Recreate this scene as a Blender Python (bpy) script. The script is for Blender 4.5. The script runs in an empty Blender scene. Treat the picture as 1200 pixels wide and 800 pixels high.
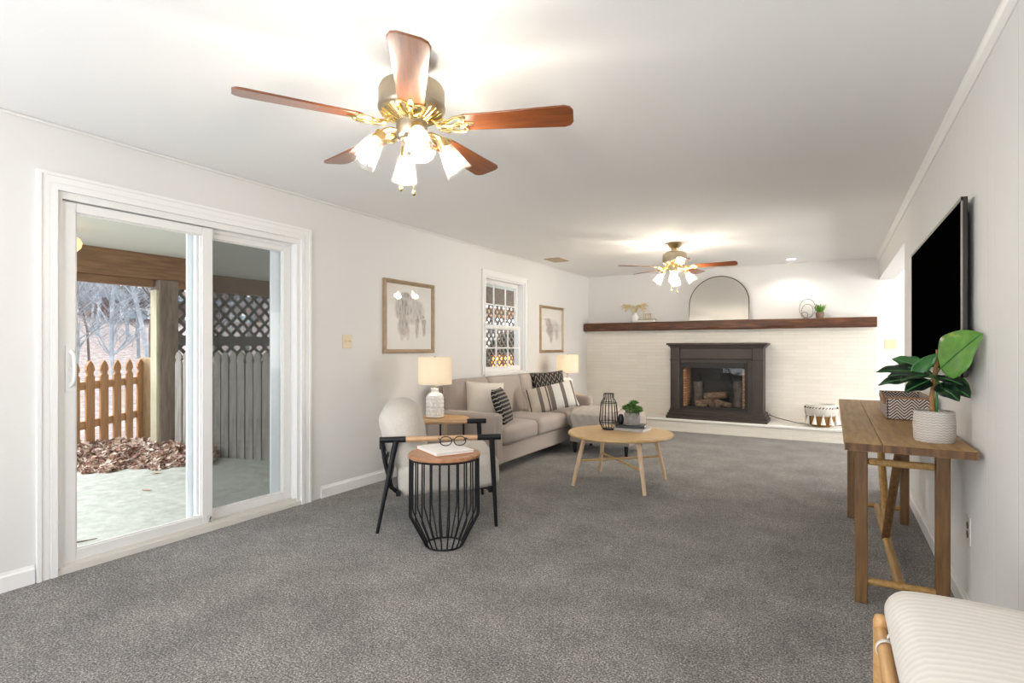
import bpy, bmesh, math, random
from mathutils import Vector, Matrix, Euler, noise
random.seed(7)
C = bpy.context.scene.collection
scene = bpy.context.scene
PI = math.pi

# ------------------------------------------------------------------ camera, world, lights, exposure
TH = math.atan(375 / 640.0)
cam_d = bpy.data.cameras.new('camera')
cam_d.sensor_width = 36.0
cam_d.sensor_fit = 'HORIZONTAL'
cam_d.lens = 640.0 / 1200.0 * 36.0
cam_d.shift_y = 7.0 / 1200.0
cam_d.clip_start = 0.02
cam_d.clip_end = 300
cam = bpy.data.objects.new('camera', cam_d)
C.objects.link(cam)
cam.location = (0, 0, 1.22)
cam.rotation_euler = (PI / 2, 0, TH)
scene.camera = cam

EXPOSURE = 0.70
SKY = 3.2
FAN_W = 6.5
scene.view_settings.view_transform = 'Standard'
scene.view_settings.look = 'None'
scene.view_settings.exposure = EXPOSURE
scene.view_settings.gamma = 1.0
scene.view_settings.use_curve_mapping = False

w = bpy.data.worlds.new('overcast_sky')
scene.world = w
w.use_nodes = True
wb = w.node_tree.nodes['Background']
wb.inputs[0].default_value = (0.90, 0.95, 1.0, 1)
wb.inputs[1].default_value = SKY


def area(name, loc, rot, sx, sy, power, col):
    d = bpy.data.lights.new(name, 'AREA')
    d.shape = 'RECTANGLE'
    d.size, d.size_y, d.energy, d.color = sx, sy, power, col
    o = bpy.data.objects.new(name, d)
    o.location, o.rotation_euler = loc, rot
    C.objects.link(o)
    return o


# added ceiling fill from an unseen rear opening; patio door and side room daylight
area('added_ceiling_fill', (-1.5, -1.62, 0.95), (PI / 2 + math.radians(55), 0, 0), 2.9, 1.2, 44, (0.98, 0.98, 1.0))
portal = area('patio_door_daylight', (-3.80, 2.06, 1.05), (PI / 2, 0, -PI / 2), 1.5, 1.9, 26, (0.92, 0.96, 1.0))
portal.data.cycles.is_portal = True
area('side_room_daylight', (3.02, 7.2, 1.40), (PI / 2 + math.radians(35), 0, PI / 2), 2.0, 1.5, 72, (1.0, 0.96, 0.90))


# ------------------------------------------------------------------ helpers
def link(name, data, parent=None, loc=None, rot=None):
    o = bpy.data.objects.new(name, data)
    C.objects.link(o)
    if parent is not None:
        o.parent = parent
    if loc is not None:
        o.location = loc
    if rot is not None:
        o.rotation_euler = rot
    return o


def tag(o, label=None, cat=None, group=None, kind=None):
    if label:
        o['label'] = label
    if cat:
        o['category'] = cat
    if group:
        o['group'] = group
    if kind:
        o['kind'] = kind
    return o


def thing(name, label, cat, loc=(0, 0, 0), rz=0.0, group=None, rot=None):
    o = bpy.data.objects.new(name, None)
    o.empty_display_size = 0.1
    C.objects.link(o)
    o.location = loc
    o.rotation_euler = rot if rot is not None else (0, 0, rz)
    return tag(o, label, cat, group)


def copy_tree(o, parent=None):
    c = o.copy()
    C.objects.link(c)
    if parent is not None:
        c.parent = parent
    for ch in list(o.children):
        copy_tree(ch, c)
    return c


class MB:
    """collects vertices and faces of one mesh"""

    def __init__(self):
        self.v, self.f, self.m = [], [], []

    def add(self, vs, fs, mi=0, M=None):
        k = len(self.v)
        for p in vs:
            p = Vector(p)
            self.v.append(M @ p if M is not None else p)
        for q in fs:
            self.f.append([i + k for i in q])
            self.m.append(mi)
        return self

    def box(self, x0, x1, y0, y1, z0, z1, mi=0, M=None):
        vs = [(x, y, z) for x in (x0, x1) for y in (y0, y1) for z in (z0, z1)]
        fs = [(0, 1, 3, 2), (4, 6, 7, 5), (0, 4, 5, 1), (2, 3, 7, 6), (0, 2, 6, 4), (1, 5, 7, 3)]
        return self.add(vs, fs, mi, M)

    def cyl(self, p0, p1, r0, r1=None, n=16, mi=0, caps=True):
        r1 = r0 if r1 is None else r1
        p0, p1 = Vector(p0), Vector(p1)
        d = (p1 - p0).normalized()
        a = d.orthogonal().normalized()
        b = d.cross(a)
        vs, fs = [], []
        for p, r in ((p0, r0), (p1, r1)):
            for i in range(n):
                t = 2 * PI * i / n
                vs.append(p + (a * math.cos(t) + b * math.sin(t)) * r)
        for i in range(n):
            j = (i + 1) % n
            fs.append((i, j, n + j, n + i))
        if caps:
            fs.append(tuple(range(n - 1, -1, -1)))
            fs.append(tuple(range(n, 2 * n)))
        return self.add(vs, fs, mi)

    def tube(self, pts, r, n=8, mi=0, closed=False):
        pts = [Vector(p) for p in pts]
        m = len(pts)
        rr = r if isinstance(r, (list, tuple)) else [r] * m
        up = None
        vs, fs = [], []
        for i, p in enumerate(pts):
            if closed:
                d = (pts[(i + 1) % m] - pts[i - 1]).normalized()
            else:
                d = (pts[min(i + 1, m - 1)] - pts[max(i - 1, 0)]).normalized()
            if up is None:
                up = d.orthogonal().normalized()
            a = (up - d * up.dot(d))
            a = a.normalized() if a.length > 1e-6 else d.orthogonal().normalized()
            up = a
            b = d.cross(a)
            for k in range(n):
                t = 2 * PI * k / n
                vs.append(p + (a * math.cos(t) + b * math.sin(t)) * rr[i])
        last = m if closed else m - 1
        for i in range(last):
            i2 = (i + 1) % m
            for k in range(n):
                k2 = (k + 1) % n
                fs.append((i * n + k, i * n + k2, i2 * n + k2, i2 * n + k))
        if not closed:
            fs.append(tuple(range(n - 1, -1, -1)))
            fs.append(tuple((m - 1) * n + k for k in range(n)))
        return self.add(vs, fs, mi)

    def lathe(self, prof, n=32, M=None, mi=0, fx=None):
        vs, fs = [], []
        for j, (r, z) in enumerate(prof):
            for i in range(n):
                t = 2 * PI * i / n
                q = fx(r, z, t) if fx else r
                vs.append((q * math.cos(t), q * math.sin(t), z))
        for j in range(len(prof) - 1):
            for i in range(n):
                k = (i + 1) % n
                fs.append((j * n + i, j * n + k, (j + 1) * n + k, (j + 1) * n + i))
        if prof[0][0] > 1e-4:
            fs.append(tuple(range(n - 1, -1, -1))) if False else None
        return self.add(vs, fs, mi, M)

    def prism(self, poly, z0, z1, M=None, mi=0):
        n = len(poly)
        vs = [(x, y, z0) for x, y in poly] + [(x, y, z1) for x, y in poly]
        fs = [tuple(range(n - 1, -1, -1)), tuple(range(n, 2 * n))]
        fs += [(i, (i + 1) % n, n + (i + 1) % n, n + i) for i in range(n)]
        return self.add(vs, fs, mi, M)

    def sphere(self, c, r, n=16, m=10, sc=(1, 1, 1), mi=0, M=None):
        vs, fs = [], []
        for j in range(m + 1):
            ph = PI * j / m
            for i in range(n):
                t = 2 * PI * i / n
                vs.append((c[0] + r * sc[0] * math.sin(ph) * math.cos(t), c[1] + r * sc[1] * math.sin(ph) * math.sin(t), c[2] - r * sc[2] * math.cos(ph)))
        for j in range(m):
            for i in range(n):
                k = (i + 1) % n
                fs.append((j * n + i, j * n + k, (j + 1) * n + k, (j + 1) * n + i))
        return self.add(vs, fs, mi, M)

    def build(self, name, mat, parent=None, smooth=40, bevel=0, seg=2, loc=None, rot=None, sub=0, weld=True):
        me = bpy.data.meshes.new(name)
        me.from_pydata([tuple(p) for p in self.v], [], self.f)
        mats = mat if isinstance(mat, (list, tuple)) else [mat]
        for x in mats:
            me.materials.append(x)
        if len(mats) > 1:
            me.polygons.foreach_set('material_index', self.m)
        if weld:
            bm = bmesh.new()
            bm.from_mesh(me)
            bmesh.ops.remove_doubles(bm, verts=bm.verts, dist=1e-5)
            bmesh.ops.recalc_face_normals(bm, faces=bm.faces)
            bm.to_mesh(me)
            bm.free()
        me.update()
        if smooth:
            me.shade_smooth()
            me.set_sharp_from_angle(angle=math.radians(smooth))
        o = link(name, me, parent, loc, rot)
        if bevel:
            b = o.modifiers.new('bevel', 'BEVEL')
            b.width, b.segments, b.limit_method = bevel, seg, 'ANGLE'
            b.angle_limit = math.radians(35)
            b.harden_normals = False
        if sub:
            s = o.modifiers.new('sub', 'SUBSURF')
            s.levels = s.render_levels = sub
        return o


def softbox(hx, hy, hz, r, puff=0.0, n=14, wob=0.0, seed=0.0, sidepuff=0.0):
    """rounded upholstery block, half sizes hx hy hz"""
    bm = bmesh.new()
    bmesh.ops.create_cube(bm, size=2)
    bmesh.ops.subdivide_edges(bm, edges=bm.edges, cuts=n, use_grid_fill=True)
    m = MB()
    idx = {}
    r = min(r, hx * .99, hy * .99, hz * .99)

    def warp(t, h):
        # more rows near the rounded edges
        a = abs(t)
        return math.copysign((a ** 0.75), t) * h
    for v in bm.verts:
        p = Vector((warp(v.co.x, hx), warp(v.co.y, hy), warp(v.co.z, hz)))
        q = Vector((max(-hx + r, min(hx - r, p.x)), max(-hy + r, min(hy - r, p.y)), max(-hz + r, min(hz - r, p.z))))
        d = p - q
        if d.length > 1e-9:
            p = q + d.normalized() * r
        ux, uy, uz = p.x / hx, p.y / hy, p.z / hz
        if puff:
            k = max(0, 1 - ux ** 2) * max(0, 1 - uy ** 2)
            p.z += puff * k ** 0.6 * (1 if p.z > 0 else -0.3) * min(1, abs(uz))
        if sidepuff:
            k = max(0, 1 - uz ** 2)
            p.x += sidepuff * k * max(0, 1 - uy ** 4) * ux
            p.y += sidepuff * k * max(0, 1 - ux ** 4) * uy
        if wob:
            p += Vector(noise.noise_vector(p * 5 + Vector((seed, seed * 2, 0)))) * wob
        idx[v.index] = len(m.v)
        m.v.append(p)
    for f in bm.faces:
        m.f.append([idx[v.index] for v in f.verts])
        m.m.append(0)
    bm.free()
    return m


def pillow_mb(wd, ht, th, n=26, seed=0.0, sag=0.006):
    """scatter cushion, width along x, height along z, thickness along y, pointed corners"""
    m = MB()
    for side in (1, -1):
        vs, fs = [], []
        for j in range(n + 1):
            for i in range(n + 1):
                u, v = -1 + 2 * i / n, -1 + 2 * j / n
                k = max(0, 1 - abs(u) ** 2.6) * max(0, 1 - abs(v) ** 2.6)
                pin = 1 - 0.07 * (1 - u * u) * abs(v) ** 3 * 0 - 0.0
                x = u * wd / 2 * (1 - 0.06 * (1 - v * v) ** 1 * abs(u) ** 6)
                z = v * ht / 2 * (1 - 0.06 * (1 - u * u) ** 1 * abs(v) ** 6)
                y = side * (th / 2 * k ** 0.5)
                w_ = noise.noise(Vector((u * 2.2 + seed, v * 2.2, side))) * sag * k ** 0.3
                vs.append((x, y + w_, z))
        for j in range(n):
            for i in range(n):
                a = j * (n + 1) + i
                fs.append((a, a + 1, a + n + 2, a + n + 1))
        m.add(vs, fs)
    return m


# ------------------------------------------------------------------ materials
def new_mat(name):
    m = bpy.data.materials.new(name)
    m.use_nodes = True
    nt = m.node_tree
    return m, nt, nt.nodes['Principled BSDF'], nt.nodes['Material Output']


def nd(nt, t, **kw):
    n = nt.nodes.new(t)
    for k, v in kw.items():
        if isinstance(k, str) and k.startswith('i_'):
            n.inputs[k[2:].replace('_', ' ')].default_value = v
        else:
            setattr(n, k, v)
    return n


def rgb(c):
    return (c[0], c[1], c[2], 1)


def ramp(nt, fac, stops, interp='LINEAR'):
    r = nt.nodes.new('ShaderNodeValToRGB')
    r.color_ramp.interpolation = interp
    el = r.color_ramp.elements
    while len(el) < len(stops):
        el.new(0.5)
    for e, (p, c) in zip(el, stops):
        e.position = p
        e.color = rgb(c)
    nt.links.new(fac, r.inputs[0])
    return r.outputs[0]


def coords(nt, scale=(1, 1, 1), rot=(0, 0, 0), src='Object'):
    t = nt.nodes.new('ShaderNodeTexCoord')
    mp = nt.nodes.new('ShaderNodeMapping')
    mp.inputs['Scale'].default_value = scale
    mp.inputs['Rotation'].default_value = rot
    nt.links.new(t.outputs[src], mp.inputs[0])
    return mp.outputs[0]


def noise_n(nt, vec, scale, detail=4, rough=0.55):
    n = nt.nodes.new('ShaderNodeTexNoise')
    n.inputs['Scale'].default_value = scale
    n.inputs['Detail'].default_value = detail
    n.inputs['Roughness'].default_value = rough
    nt.links.new(vec, n.inputs['Vector'])
    return n.outputs['Fac']


def bump(nt, b, h, strength=0.2, dist=0.01):
    n = nt.nodes.new('ShaderNodeBump')
    n.inputs['Strength'].default_value = strength
    n.inputs['Distance'].default_value = dist
    nt.links.new(h, n.inputs['Height'])
    nt.links.new(n.outputs[0], b.inputs['Normal'])
    return n


def plain(name, col, rough=0.5, metal=0.0, var=0.0, vscale=8, bscale=0, bstr=0.1, bdist=0.005, coat=0, spec=0.5, sheen=0.0, scale=(1, 1, 1)):
    m, nt, b, out = new_mat(name)
    b.inputs['Roughness'].default_value = rough
    b.inputs['Metallic'].default_value = metal
    b.inputs['Specular IOR Level'].default_value = spec
    b.inputs['Coat Weight'].default_value = coat
    b.inputs['Sheen Weight'].default_value = sheen
    v = coords(nt, scale)
    f = noise_n(nt, v, vscale, 3)
    lo = tuple(c * (1 - var) for c in col)
    hi = tuple(min(1, c * (1 + var)) for c in col)
    nt.links.new(ramp(nt, f, [(0.3, lo), (0.7, hi)]), b.inputs['Base Color'])
    if bscale:
        bump(nt, b, noise_n(nt, v, bscale, 3), bstr, bdist)
    return m


def wood(name, c0, c1, c2, stretch=(12, 1, 12), scale=3.0, rough=0.45, coat=0.0, bstr=0.08):
    m, nt, b, out = new_mat(name)
    b.inputs['Roughness'].default_value = rough
    b.inputs['Coat Weight'].default_value = coat
    v = coords(nt, stretch)
    f = noise_n(nt, v, scale, 6, 0.62)
    nt.links.new(ramp(nt, f, [(0.28, c0), (0.5, c1), (0.75, c2)]), b.inputs['Base Color'])
    bump(nt, b, f, bstr, 0.004)
    return m


def fabric(name, col, var=0.12, weave=260, rough=0.9, bstr=0.25):
    m, nt, b, out = new_mat(name)
    b.inputs['Roughness'].default_value = rough
    b.inputs['Specular IOR Level'].default_value = 0.2
    b.inputs['Sheen Weight'].default_value = 0.15
    v = coords(nt)
    f = noise_n(nt, v, weave, 2, 0.7)
    nt.links.new(ramp(nt, f, [(0.25, tuple(c * (1 - var) for c in col)), (0.75, tuple(min(1, c * (1 + var)) for c in col))]), b.inputs['Base Color'])
    bump(nt, b, f, bstr, 0.002)
    return m


def glass_mat(name, refl=0.5, tint=(1, 1, 1), rough=0.0):
    """thin pane: clear with fresnel reflection"""
    m, nt, b, out = new_mat(name)
    nt.nodes.remove(b)
    tr = nd(nt, 'ShaderNodeBsdfTransparent')
    tr.inputs[0].default_value = rgb(tint)
    gl = nd(nt, 'ShaderNodeBsdfGlossy')
    gl.inputs['Roughness'].default_value = rough
    fr = nd(nt, 'ShaderNodeFresnel')
    fr.inputs[0].default_value = 1.45
    mu = nd(nt, 'ShaderNodeMath', operation='MULTIPLY')
    mu.inputs[1].default_value = refl
    mx = nd(nt, 'ShaderNodeMixShader')
    nt.links.new(fr.outputs[0], mu.inputs[0])
    gm = nd(nt, 'ShaderNodeNewGeometry')
    iv = nd(nt, 'ShaderNodeMath', operation='SUBTRACT')
    iv.inputs[0].default_value = 1.0
    nt.links.new(gm.outputs['Backfacing'], iv.inputs[1])
    m3 = nd(nt, 'ShaderNodeMath', operation='MULTIPLY')
    m3.use_clamp = True
    nt.links.new(mu.outputs[0], m3.inputs[0])
    nt.links.new(iv.outputs[0], m3.inputs[1])
    nt.links.new(m3.outputs[0], mx.inputs[0])
    nt.links.new(tr.outputs[0], mx.inputs[1])
    nt.links.new(gl.outputs[0], mx.inputs[2])
    nt.links.new(mx.outputs[0], out.inputs[0])
    return m


def emis(name, col, s):
    m, nt, b, out = new_mat(name)
    b.inputs['Base Color'].default_value = rgb(col)
    b.inputs['Emission Color'].default_value = rgb(col)
    b.inputs['Emission Strength'].default_value = s
    return m


M = {}


def wall_mat(name, col, groove=None, axis=1):
    m, nt, b, out = new_mat(name)
    b.inputs['Roughness'].default_value = 0.6
    v = coords(nt)
    f = noise_n(nt, v, 2.0, 3)
    nt.links.new(ramp(nt, f, [(0.3, tuple(c * 0.985 for c in col)), (0.7, col)]), b.inputs['Base Color'])
    h = noise_n(nt, v, 160, 2)
    if groove:
        sx = nd(nt, 'ShaderNodeSeparateXYZ')
        nt.links.new(v, sx.inputs[0])
        # two plank widths alternate, a fine V groove between them
        parts = []
        for per, off in groove:
            ad = nd(nt, 'ShaderNodeMath', operation='ADD')
            ad.inputs[1].default_value = off + 50 * per
            nt.links.new(sx.outputs[axis], ad.inputs[0])
            pp = nd(nt, 'ShaderNodeMath', operation='PINGPONG')
            pp.inputs[1].default_value = per / 2
            nt.links.new(ad.outputs[0], pp.inputs[0])
            mr = nd(nt, 'ShaderNodeMapRange')
            mr.inputs['From Min'].default_value = 0.0
            mr.inputs['From Max'].default_value = 0.006
            nt.links.new(pp.outputs[0], mr.inputs[0])
            parts.append(mr.outputs[0])
        mn = nd(nt, 'ShaderNodeMath', operation='MINIMUM')
        nt.links.new(parts[0], mn.inputs[0])
        nt.links.new(parts[1], mn.inputs[1])
        mx = nd(nt, 'ShaderNodeMath', operation='MULTIPLY_ADD')
        nt.links.new(h, mx.inputs[0])
        mx.inputs[1].default_value = 0.06
        nt.links.new(mn.outputs[0], mx.inputs[2])
        bump(nt, b, mx.outputs[0], 0.7, 0.005)
    else:
        bump(nt, b, h, 0.06, 0.002)
    return m


WALL = (0.75, 0.735, 0.715)
M['wall'] = wall_mat('wall_paint', WALL)
M['panel'] = wall_mat('panelled_wall_paint', (0.77, 0.765, 0.75), groove=[(0.405, 0.03), (0.405, 0.145)])
M['trim'] = plain('trim_paint', (0.86, 0.85, 0.835), 0.35)
M['vinyl'] = plain('white_vinyl', (0.82, 0.81, 0.79), 0.4)
M['vinylb'] = plain('outer_vinyl', (0.72, 0.78, 0.82), 0.4)


def ceiling_mat():
    m, nt, b, out = new_mat('textured_ceiling')
    b.inputs['Roughness'].default_value = 0.8
    b.inputs['Base Color'].default_value = (0.90, 0.895, 0.885, 1)
    v = coords(nt)
    f1 = noise_n(nt, v, 14, 4, 0.6)
    f2 = noise_n(nt, v, 60, 3, 0.6)
    ad = nd(nt, 'ShaderNodeMath', operation='ADD')
    nt.links.new(f1, ad.inputs[0])
    nt.links.new(f2, ad.inputs[1])
    bump(nt, b, ad.outputs[0], 0.10, 0.006)
    return m


M['ceiling'] = ceiling_mat()


def carpet_mat():
    m, nt, b, out = new_mat('grey_carpet')
    b.inputs['Roughness'].default_value = 1.0
    b.inputs['Specular IOR Level'].default_value = 0.05
    b.inputs['Sheen Weight'].default_value = 0.2
    v = coords(nt)
    sp = noise_n(nt, v, 120, 3, 0.8)
    mid = noise_n(nt, v, 26, 4, 0.65)
    big = noise_n(nt, v, 3.2, 4, 0.6)
    c1 = ramp(nt, sp, [(0.33, (0.030, 0.028, 0.026)), (0.50, (0.195, 0.185, 0.175)), (0.66, (0.62, 0.59, 0.56))])
    c2 = ramp(nt, mid, [(0.3, (0.72, 0.72, 0.72)), (0.7, (1.2, 1.2, 1.2))])
    c3 = ramp(nt, big, [(0.32, (0.78, 0.78, 0.78)), (0.68, (1.20, 1.19, 1.18))])
    m1 = nd(nt, 'ShaderNodeMix', data_type='RGBA', blend_type='MULTIPLY')
    m1.inputs[0].default_value = 1
    nt.links.new(c1, m1.inputs[6])
    nt.links.new(c2, m1.inputs[7])
    m2 = nd(nt, 'ShaderNodeMix', data_type='RGBA', blend_type='MULTIPLY')
    m2.inputs[0].default_value = 1
    nt.links.new(m1.outputs[2], m2.inputs[6])
    nt.links.new(c3, m2.inputs[7])
    nt.links.new(m2.outputs[2], b.inputs['Base Color'])
    bump(nt, b, sp, 0.8, 0.012)
    return m


M['carpet'] = carpet_mat()


def brick_mat(name, scale=1.0):
    m, nt, b, out = new_mat(name)
    b.inputs['Roughness'].default_value = 0.55
    t = nt.nodes.new('ShaderNodeTexCoord')
    sx = nd(nt, 'ShaderNodeSeparateXYZ')
    nt.links.new(t.outputs['Object'], sx.inputs[0])
    cb = nd(nt, 'ShaderNodeCombineXYZ')
    nt.links.new(sx.outputs[0], cb.inputs[0])
    nt.links.new(sx.outputs[2], cb.inputs[1])
    br = nd(nt, 'ShaderNodeTexBrick')
    br.inputs['Scale'].default_value = 1.0
    br.inputs['Brick Width'].default_value = 0.30
    br.inputs['Row Height'].default_value = 0.052
    br.inputs['Mortar Size'].default_value = 0.004
    br.inputs['Mortar Smooth'].default_value = 0.8
    br.inputs['Color1'].default_value = (0.86, 0.815, 0.735, 1)
    br.inputs['Color2'].default_value = (0.81, 0.765, 0.685, 1)
    br.inputs['Mortar'].default_value = (0.77, 0.72, 0.635, 1)
    nt.links.new(cb.outputs[0], br.inputs['Vector'])
    nt.links.new(br.outputs['Color'], b.inputs['Base Color'])
    n2 = noise_n(nt, t.outputs['Object'], 45, 4)
    ad = nd(nt, 'ShaderNodeMath', operation='MULTIPLY_ADD')
    ad.inputs[1].default_value = -0.9
    nt.links.new(br.outputs['Fac'], ad.inputs[0])
    nt.links.new(n2, ad.inputs[2])
    bump(nt, b, ad.outputs[0], 0.45, 0.008)
    return m


M['brick'] = brick_mat('painted_brick')
M['hearth_top'] = plain('painted_hearth', (0.86, 0.84, 0.80), 0.5, bscale=40, bstr=0.2)
M['mantel'] = wood('mantel_timber', (0.020, 0.007, 0.002), (0.095, 0.030, 0.009), (0.24, 0.085, 0.026), (1.4, 14, 14), 3.2, 0.5, bstr=0.5)
M['walnut'] = wood('fan_blade_walnut', (0.10, 0.026, 0.007), (0.19, 0.052, 0.013), (0.27, 0.085, 0.022), (2, 22, 22), 2.5, 0.28, coat=0.6)
M['oak'] = wood('light_oak', (0.50, 0.31, 0.13), (0.60, 0.395, 0.175), (0.68, 0.47, 0.23), (2, 18, 18), 2.5, 0.4)
M['oaky'] = wood('light_oak_upright', (0.55, 0.38, 0.22), (0.66, 0.47, 0.30), (0.72, 0.54, 0.36), (16, 16, 2), 2.5, 0.45)
M['golden'] = wood('golden_oak', (0.52, 0.29, 0.10), (0.66, 0.40, 0.16), (0.75, 0.49, 0.22), (14, 2, 14), 2.5, 0.35)
M['acacia'] = wood('acacia_top', (0.24, 0.10, 0.045), (0.40, 0.20, 0.10), (0.52, 0.30, 0.17), (2, 16, 16), 3, 0.35)
M['console'] = wood('console_plank', (0.23, 0.12, 0.033), (0.36, 0.205, 0.062), (0.46, 0.28, 0.098), (20, 1.6, 20), 2.4, 0.5)
M['console_end'] = wood('console_leg_timber', (0.075, 0.034, 0.010), (0.15, 0.073, 0.022), (0.23, 0.122, 0.042), (18, 18, 1.8), 2.6, 0.5)
M['endgrain'] = wood('plank_end_grain', (0.05, 0.022, 0.008), (0.12, 0.055, 0.02), (0.22, 0.11, 0.045), (9, 9, 1.2), 5, 0.6)
M['pole'] = wood('pale_pole', (0.46, 0.24, 0.08), (0.58, 0.33, 0.13), (0.66, 0.42, 0.19), (14, 2, 14), 2.5, 0.4)
M['armwood'] = wood('arm_beech', (0.46, 0.27, 0.14), (0.58, 0.36, 0.20), (0.66, 0.44, 0.27), (2, 18, 18), 2.5, 0.4)
M['brass'] = plain('antique_brass', (0.50, 0.38, 0.20), 0.28, 1.0, 0.12, 12)
M['nickel'] = plain('brushed_pewter', (0.42, 0.36, 0.27), 0.35, 1.0, 0.1, 12)
M['gold'] = plain('bright_brass', (0.85, 0.66, 0.30), 0.22, 1.0)
M['goldhi'] = plain('satin_gold_frame', (0.58, 0.45, 0.28), 0.4, 0.8)
M['black_metal'] = plain('black_metal', (0.010, 0.011, 0.013), 0.45, 0.4)
M['black'] = plain('black_plastic', (0.008, 0.008, 0.009), 0.4)


def matte_black():
    m, nt, b, out = new_mat('tv_screen')
    nt.nodes.remove(b)
    d = nd(nt, 'ShaderNodeBsdfDiffuse')
    d.inputs[0].default_value = (0.001, 0.001, 0.001, 1)
    nt.links.new(d.outputs[0], out.inputs[0])
    return m


M['screen'] = matte_black()
M['tvframe'] = plain('tv_bezel', (0.05, 0.045, 0.04), 0.3, 0.6)
M['espresso'] = plain('espresso_paint', (0.040, 0.027, 0.020), 0.5, 0, 0.12, 6)
M['firebox'] = plain('firebox_black', (0.012, 0.011, 0.010), 0.6)
M['sofa'] = fabric('taupe_upholstery', (0.42, 0.36, 0.32))
M['sofa_arm'] = M['sofa']
M['ottoman'] = M['sofa']
M['cream'] = fabric('cream_linen', (0.78, 0.72, 0.63), 0.08, 200)
M['chairfab'] = fabric('oatmeal_linen', (0.56, 0.52, 0.47), 0.14, 180)
M['throw'] = None
M['ceramic'] = plain('white_ceramic', (0.84, 0.83, 0.81), 0.25)
M['almond'] = plain('almond_plastic', (0.74, 0.62, 0.42), 0.4)
M['ivory'] = plain('ivory_plastic', (0.70, 0.67, 0.60), 0.4)
M['glass'] = glass_mat('window_glass', 0.4)
M['fireglass'] = glass_mat('fireplace_glass', 1.1)
M['picglass'] = glass_mat('picture_glass', 0.9)
M['mirror'] = plain('mirror_silver', (0.80, 0.79, 0.76), 0.03, 1.0)
M['bulb'] = emis('lit_bulb', (1.0, 0.93, 0.82), 22)
M['can'] = emis('recessed_lamp', (1.0, 0.97, 0.92), 9)


def screen_mesh():
    m, nt, b, out = new_mat('insect_screen')
    nt.nodes.remove(b)
    tr = nd(nt, 'ShaderNodeBsdfTransparent')
    di = nd(nt, 'ShaderNodeBsdfDiffuse')
    di.inputs[0].default_value = (0.10, 0.105, 0.10, 1)
    mx = nd(nt, 'ShaderNodeMixShader')
    mx.inputs[0].default_value = 0.40
    nt.links.new(tr.outputs[0], mx.inputs[1])
    nt.links.new(di.outputs[0], mx.inputs[2])
    nt.links.new(mx.outputs[0], out.inputs[0])
    return m


M['screen_mesh'] = screen_mesh()


def shade_glass():
    m, nt, b, out = new_mat('ribbed_glass_shade')
    nt.nodes.remove(b)
    tr = nd(nt, 'ShaderNodeBsdfTransparent')
    tl = nd(nt, 'ShaderNodeBsdfTranslucent')
    tl.inputs[0].default_value = (0.50, 0.48, 0.44, 1)
    gl = nd(nt, 'ShaderNodeBsdfGlossy')
    gl.inputs['Roughness'].default_value = 0.12
    m1 = nd(nt, 'ShaderNodeMixShader')
    m1.inputs[0].default_value = 0.035
    m2 = nd(nt, 'ShaderNodeMixShader')
    m2.inputs[0].default_value = 0.07
    nt.links.new(tr.outputs[0], m1.inputs[1])
    nt.links.new(tl.outputs[0], m1.inputs[2])
    nt.links.new(m1.outputs[0], m2.inputs[1])
    nt.links.new(gl.outputs[0], m2.inputs[2])
    nt.links.new(m2.outputs[0], out.inputs[0])
    return m


M['shade_glass'] = shade_glass()


def lamp_fabric():
    m, nt, b, out = new_mat('lamp_shade_linen')
    nt.nodes.remove(b)
    tl = nd(nt, 'ShaderNodeBsdfTranslucent')
    tl.inputs[0].default_value = (0.98, 0.90, 0.76, 1)
    df = nd(nt, 'ShaderNodeBsdfDiffuse')
    df.inputs[0].default_value = (0.86, 0.82, 0.74, 1)
    mx = nd(nt, 'ShaderNodeMixShader')
    mx.inputs[0].default_value = 0.5
    nt.links.new(tl.outputs[0], mx.inputs[1])
    nt.links.new(df.outputs[0], mx.inputs[2])
    nt.links.new(mx.outputs[0], out.inputs[0])
    return m


M['lamp_shade'] = lamp_fabric()


def band_mat(name, stops, axis=0, jitter=0.01, src='Generated'):
    m, nt, b, out = new_mat(name)
    b.inputs['Roughness'].default_value = 0.9
    b.inputs['Specular IOR Level'].default_value = 0.15
    v = coords(nt, src=src)
    sx = nd(nt, 'ShaderNodeSeparateXYZ')
    nt.links.new(v, sx.inputs[0])
    f = noise_n(nt, v, 60, 2)
    ad = nd(nt, 'ShaderNodeMath', operation='MULTIPLY_ADD')
    ad.inputs[1].default_value = jitter
    nt.links.new(f, ad.inputs[0])
    nt.links.new(sx.outputs[axis], ad.inputs[2])
    nt.links.new(ramp(nt, ad.outputs[0], stops, 'CONSTANT'), b.inputs['Base Color'])
    bump(nt, b, noise_n(nt, v, 120, 2), 0.3, 0.003)
    return m


_cr, _gr, _dk, _wh = (0.60, 0.53, 0.44), (0.20, 0.165, 0.145), (0.13, 0.105, 0.09), (0.74, 0.71, 0.66)
M['stripes'] = band_mat('striped_cotton', [(0, _cr), (0.075, _dk), (0.10, _cr), (0.27, _gr), (0.34, _cr), (0.43, _dk), (0.46, _cr), (0.48, _gr), (0.57, _wh), (0.72, _gr), (0.79, _wh), (0.93, _gr), (0.97, _wh)])


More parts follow.
